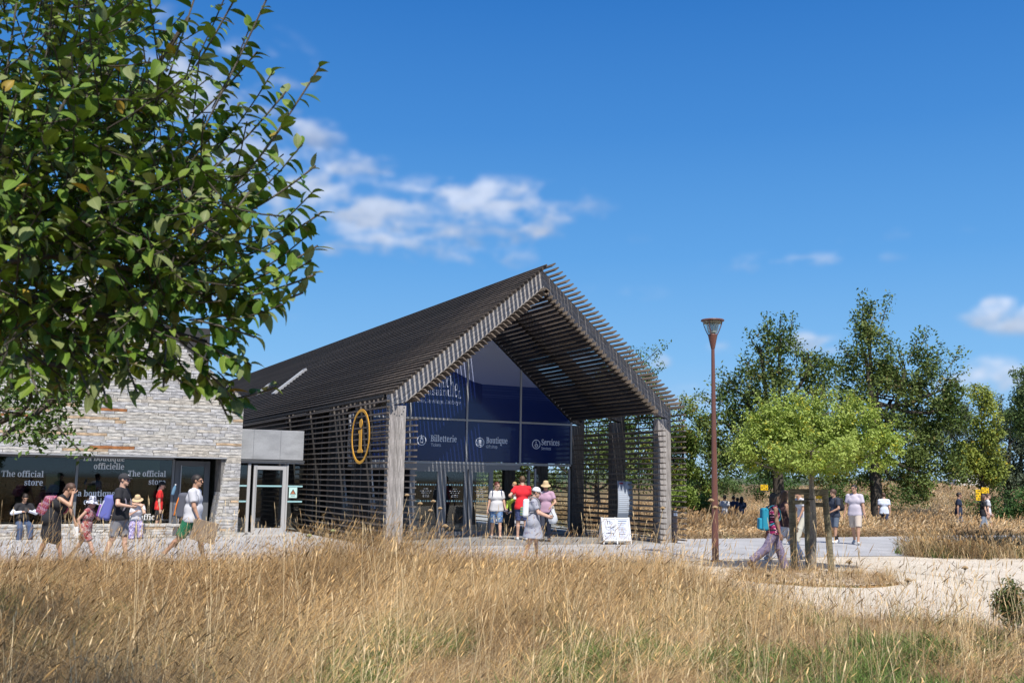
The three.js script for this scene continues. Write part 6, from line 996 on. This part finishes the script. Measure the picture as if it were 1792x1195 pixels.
  {
    const b = G(1402, 994); person('person with long brown hair in dark top and pale grey trousers, striding behind the stakes', V3(b.x, 0, b.z - 1.35), R90, { h: 1.68, woman: 1, lean: .08, legs: [[.58, .10, .02], [-.42, .22, .02]], hands: [[.22, .84, -.16], [-.22, .86, .22]], top: { m: cloth(.055, .025, .03), hem: -.06 }, bottom: { m: cloth(.55, .54, .60), to: 1.95, loose: .03 }, hair: { m: hairBrown, long: .26 }, shoes: cloth(.4, .4, .44), skin: 'tan' });
    const c = G(1407, 955); person('person in white shirt and beige trousers on the grey path behind the stakes', c, -R90 + .3, { h: 1.66, lean: .2, legs: [[.45, .2, .02], [-.3, .3, .02]], hands: [[.22, .9, .26], [-.22, .88, .2]], top: { m: white, sleeve: .62 }, bottom: { m: cloth(.48, .46, .38), to: 1.95, loose: .02 }, hair: { m: hairBrown }, shoes: cloth(.3, .3, .2), skin: 'tan' });
  }
  {
    const p = person('curly haired boy in dark T-shirt and grey shorts with black bag', G(1463, 951), -R90 + .5, { h: 1.62, g: .95, legs: [[.20, .10, .03], [-.14, .20, .03]], hands: [[.10, 1.06, .24], [-.20, .95, .16]], poles: [[.8, -.5, -.5], [-.6, -.3, -.8]], head: [.1, -.1], top: { m: cloth(.035, .045, .07), sleeve: .65, e: .024 }, bottom: { m: cloth(.10, .13, .18), to: .95, e: .03 }, hair: { m: hairBrown, big: 1 }, socks: black, shoes: M.white, skin: 'tan' });
    backpack('black backpack on the curly haired boy', p, { m: black, w: .28, h: .40, d: .15 });
    person('man in pale T-shirt and beige cargo shorts walking along the grey path', G(1499, 953), -.55, { h: 1.80, g: 1.12, belly: 1.1, legs: [[.26, .10, .03], [-.22, .30, .03]], hands: [[.31, .84, .14], [-.30, .90, .06]], head: [0, -.35], top: { m: cloth(.50, .46, .53), sleeve: .68 }, bottom: { m: cloth(.55, .47, .40), to: .97, e: .035 }, hair: { m: hairDark, buzz: 1 }, glasses: shades, shoes: cloth(.5, .5, .48), skin: 'tan' });
  }
  // --- far away, among the dry grass ---
  const far = (label, px, d, turn, o) => { const q = at(px, 860, d); person(label, V3(q.x, terrain(q.x, q.z) - .02, q.z), turn, { cell: .022, ...o }); };
  far('distant person in white shirt seen from behind, right of the lamp post', 1268, 46, 2.6, { h: 1.65, top: { m: white, sleeve: .6 }, bottom: { m: denim, to: 1.9 }, hair: { m: hairDark }, skin: 'brown' });
  far('distant child in white close to the lamp post', 1259, 46.5, 2.2, { h: 1.2, top: { m: white, sleeve: .6 }, bottom: { m: navy, to: .9 }, hair: { m: hairBlond } });
  far('distant person in navy shirt, left of the three in blue', 1284, 47, 3.0, { h: 1.66, top: { m: navy, sleeve: .6 }, bottom: { m: cloth(.05, .05, .07), to: 1.9 }, hair: { m: hairBrown } });
  far('distant person in blue shirt, middle of the three in blue', 1291.5, 47.6, 3.3, { h: 1.60, top: { m: cloth(.06, .12, .35), sleeve: .6 }, bottom: { m: navy, to: .9 }, hair: { m: hairDark } });
  far('distant long haired person in dark blue, right of the three in blue', 1298, 47, 2.8, { h: 1.64, woman: 1, top: { m: navy, sleeve: .6 }, bottom: { m: cloth(.05, .22, .12), to: .9 }, hair: { m: hairDark, long: .2 } });
  far('distant person in pale blue shirt beside the tallest oak trunk', 1547, 42, 2.9, { h: 1.68, top: { m: cloth(.60, .66, .78), sleeve: .6 }, bottom: { m: navy, to: 1.9 }, hair: { m: hairBrown } });
  far('lone man in dark navy T-shirt among the dry grass at right', 1677, 42, 1.2, { h: 1.74, g: 1.1, top: { m: cloth(.02, .03, .06), sleeve: .6 }, bottom: { m: grey, to: .9 }, hair: { m: hairDark }, glasses: shades, skin: 'tan' });
  far('person in black top in front of the yellow notice at right', 1720, 41, 1.4, { h: 1.62, woman: 1, top: { m: black, sleeve: .5 }, bottom: { m: cloth(.25, .30, .38), to: 1.9 }, hair: { m: hairBrown, long: .15 }, hands: [[.2, 1.0, .22], [-.2, .9, .1]] });
  far('person in white T-shirt just right of the one in black top', 1727.5, 41.6, 1.3, { h: 1.70, top: { m: white, sleeve: .6 }, bottom: { m: cloth(.45, .38, .30), to: .9 }, hair: { m: hairBrown }, hands: [[.22, .9, .2], [-.22, .85, 0]] });
}
renderer.render(scene, camera);
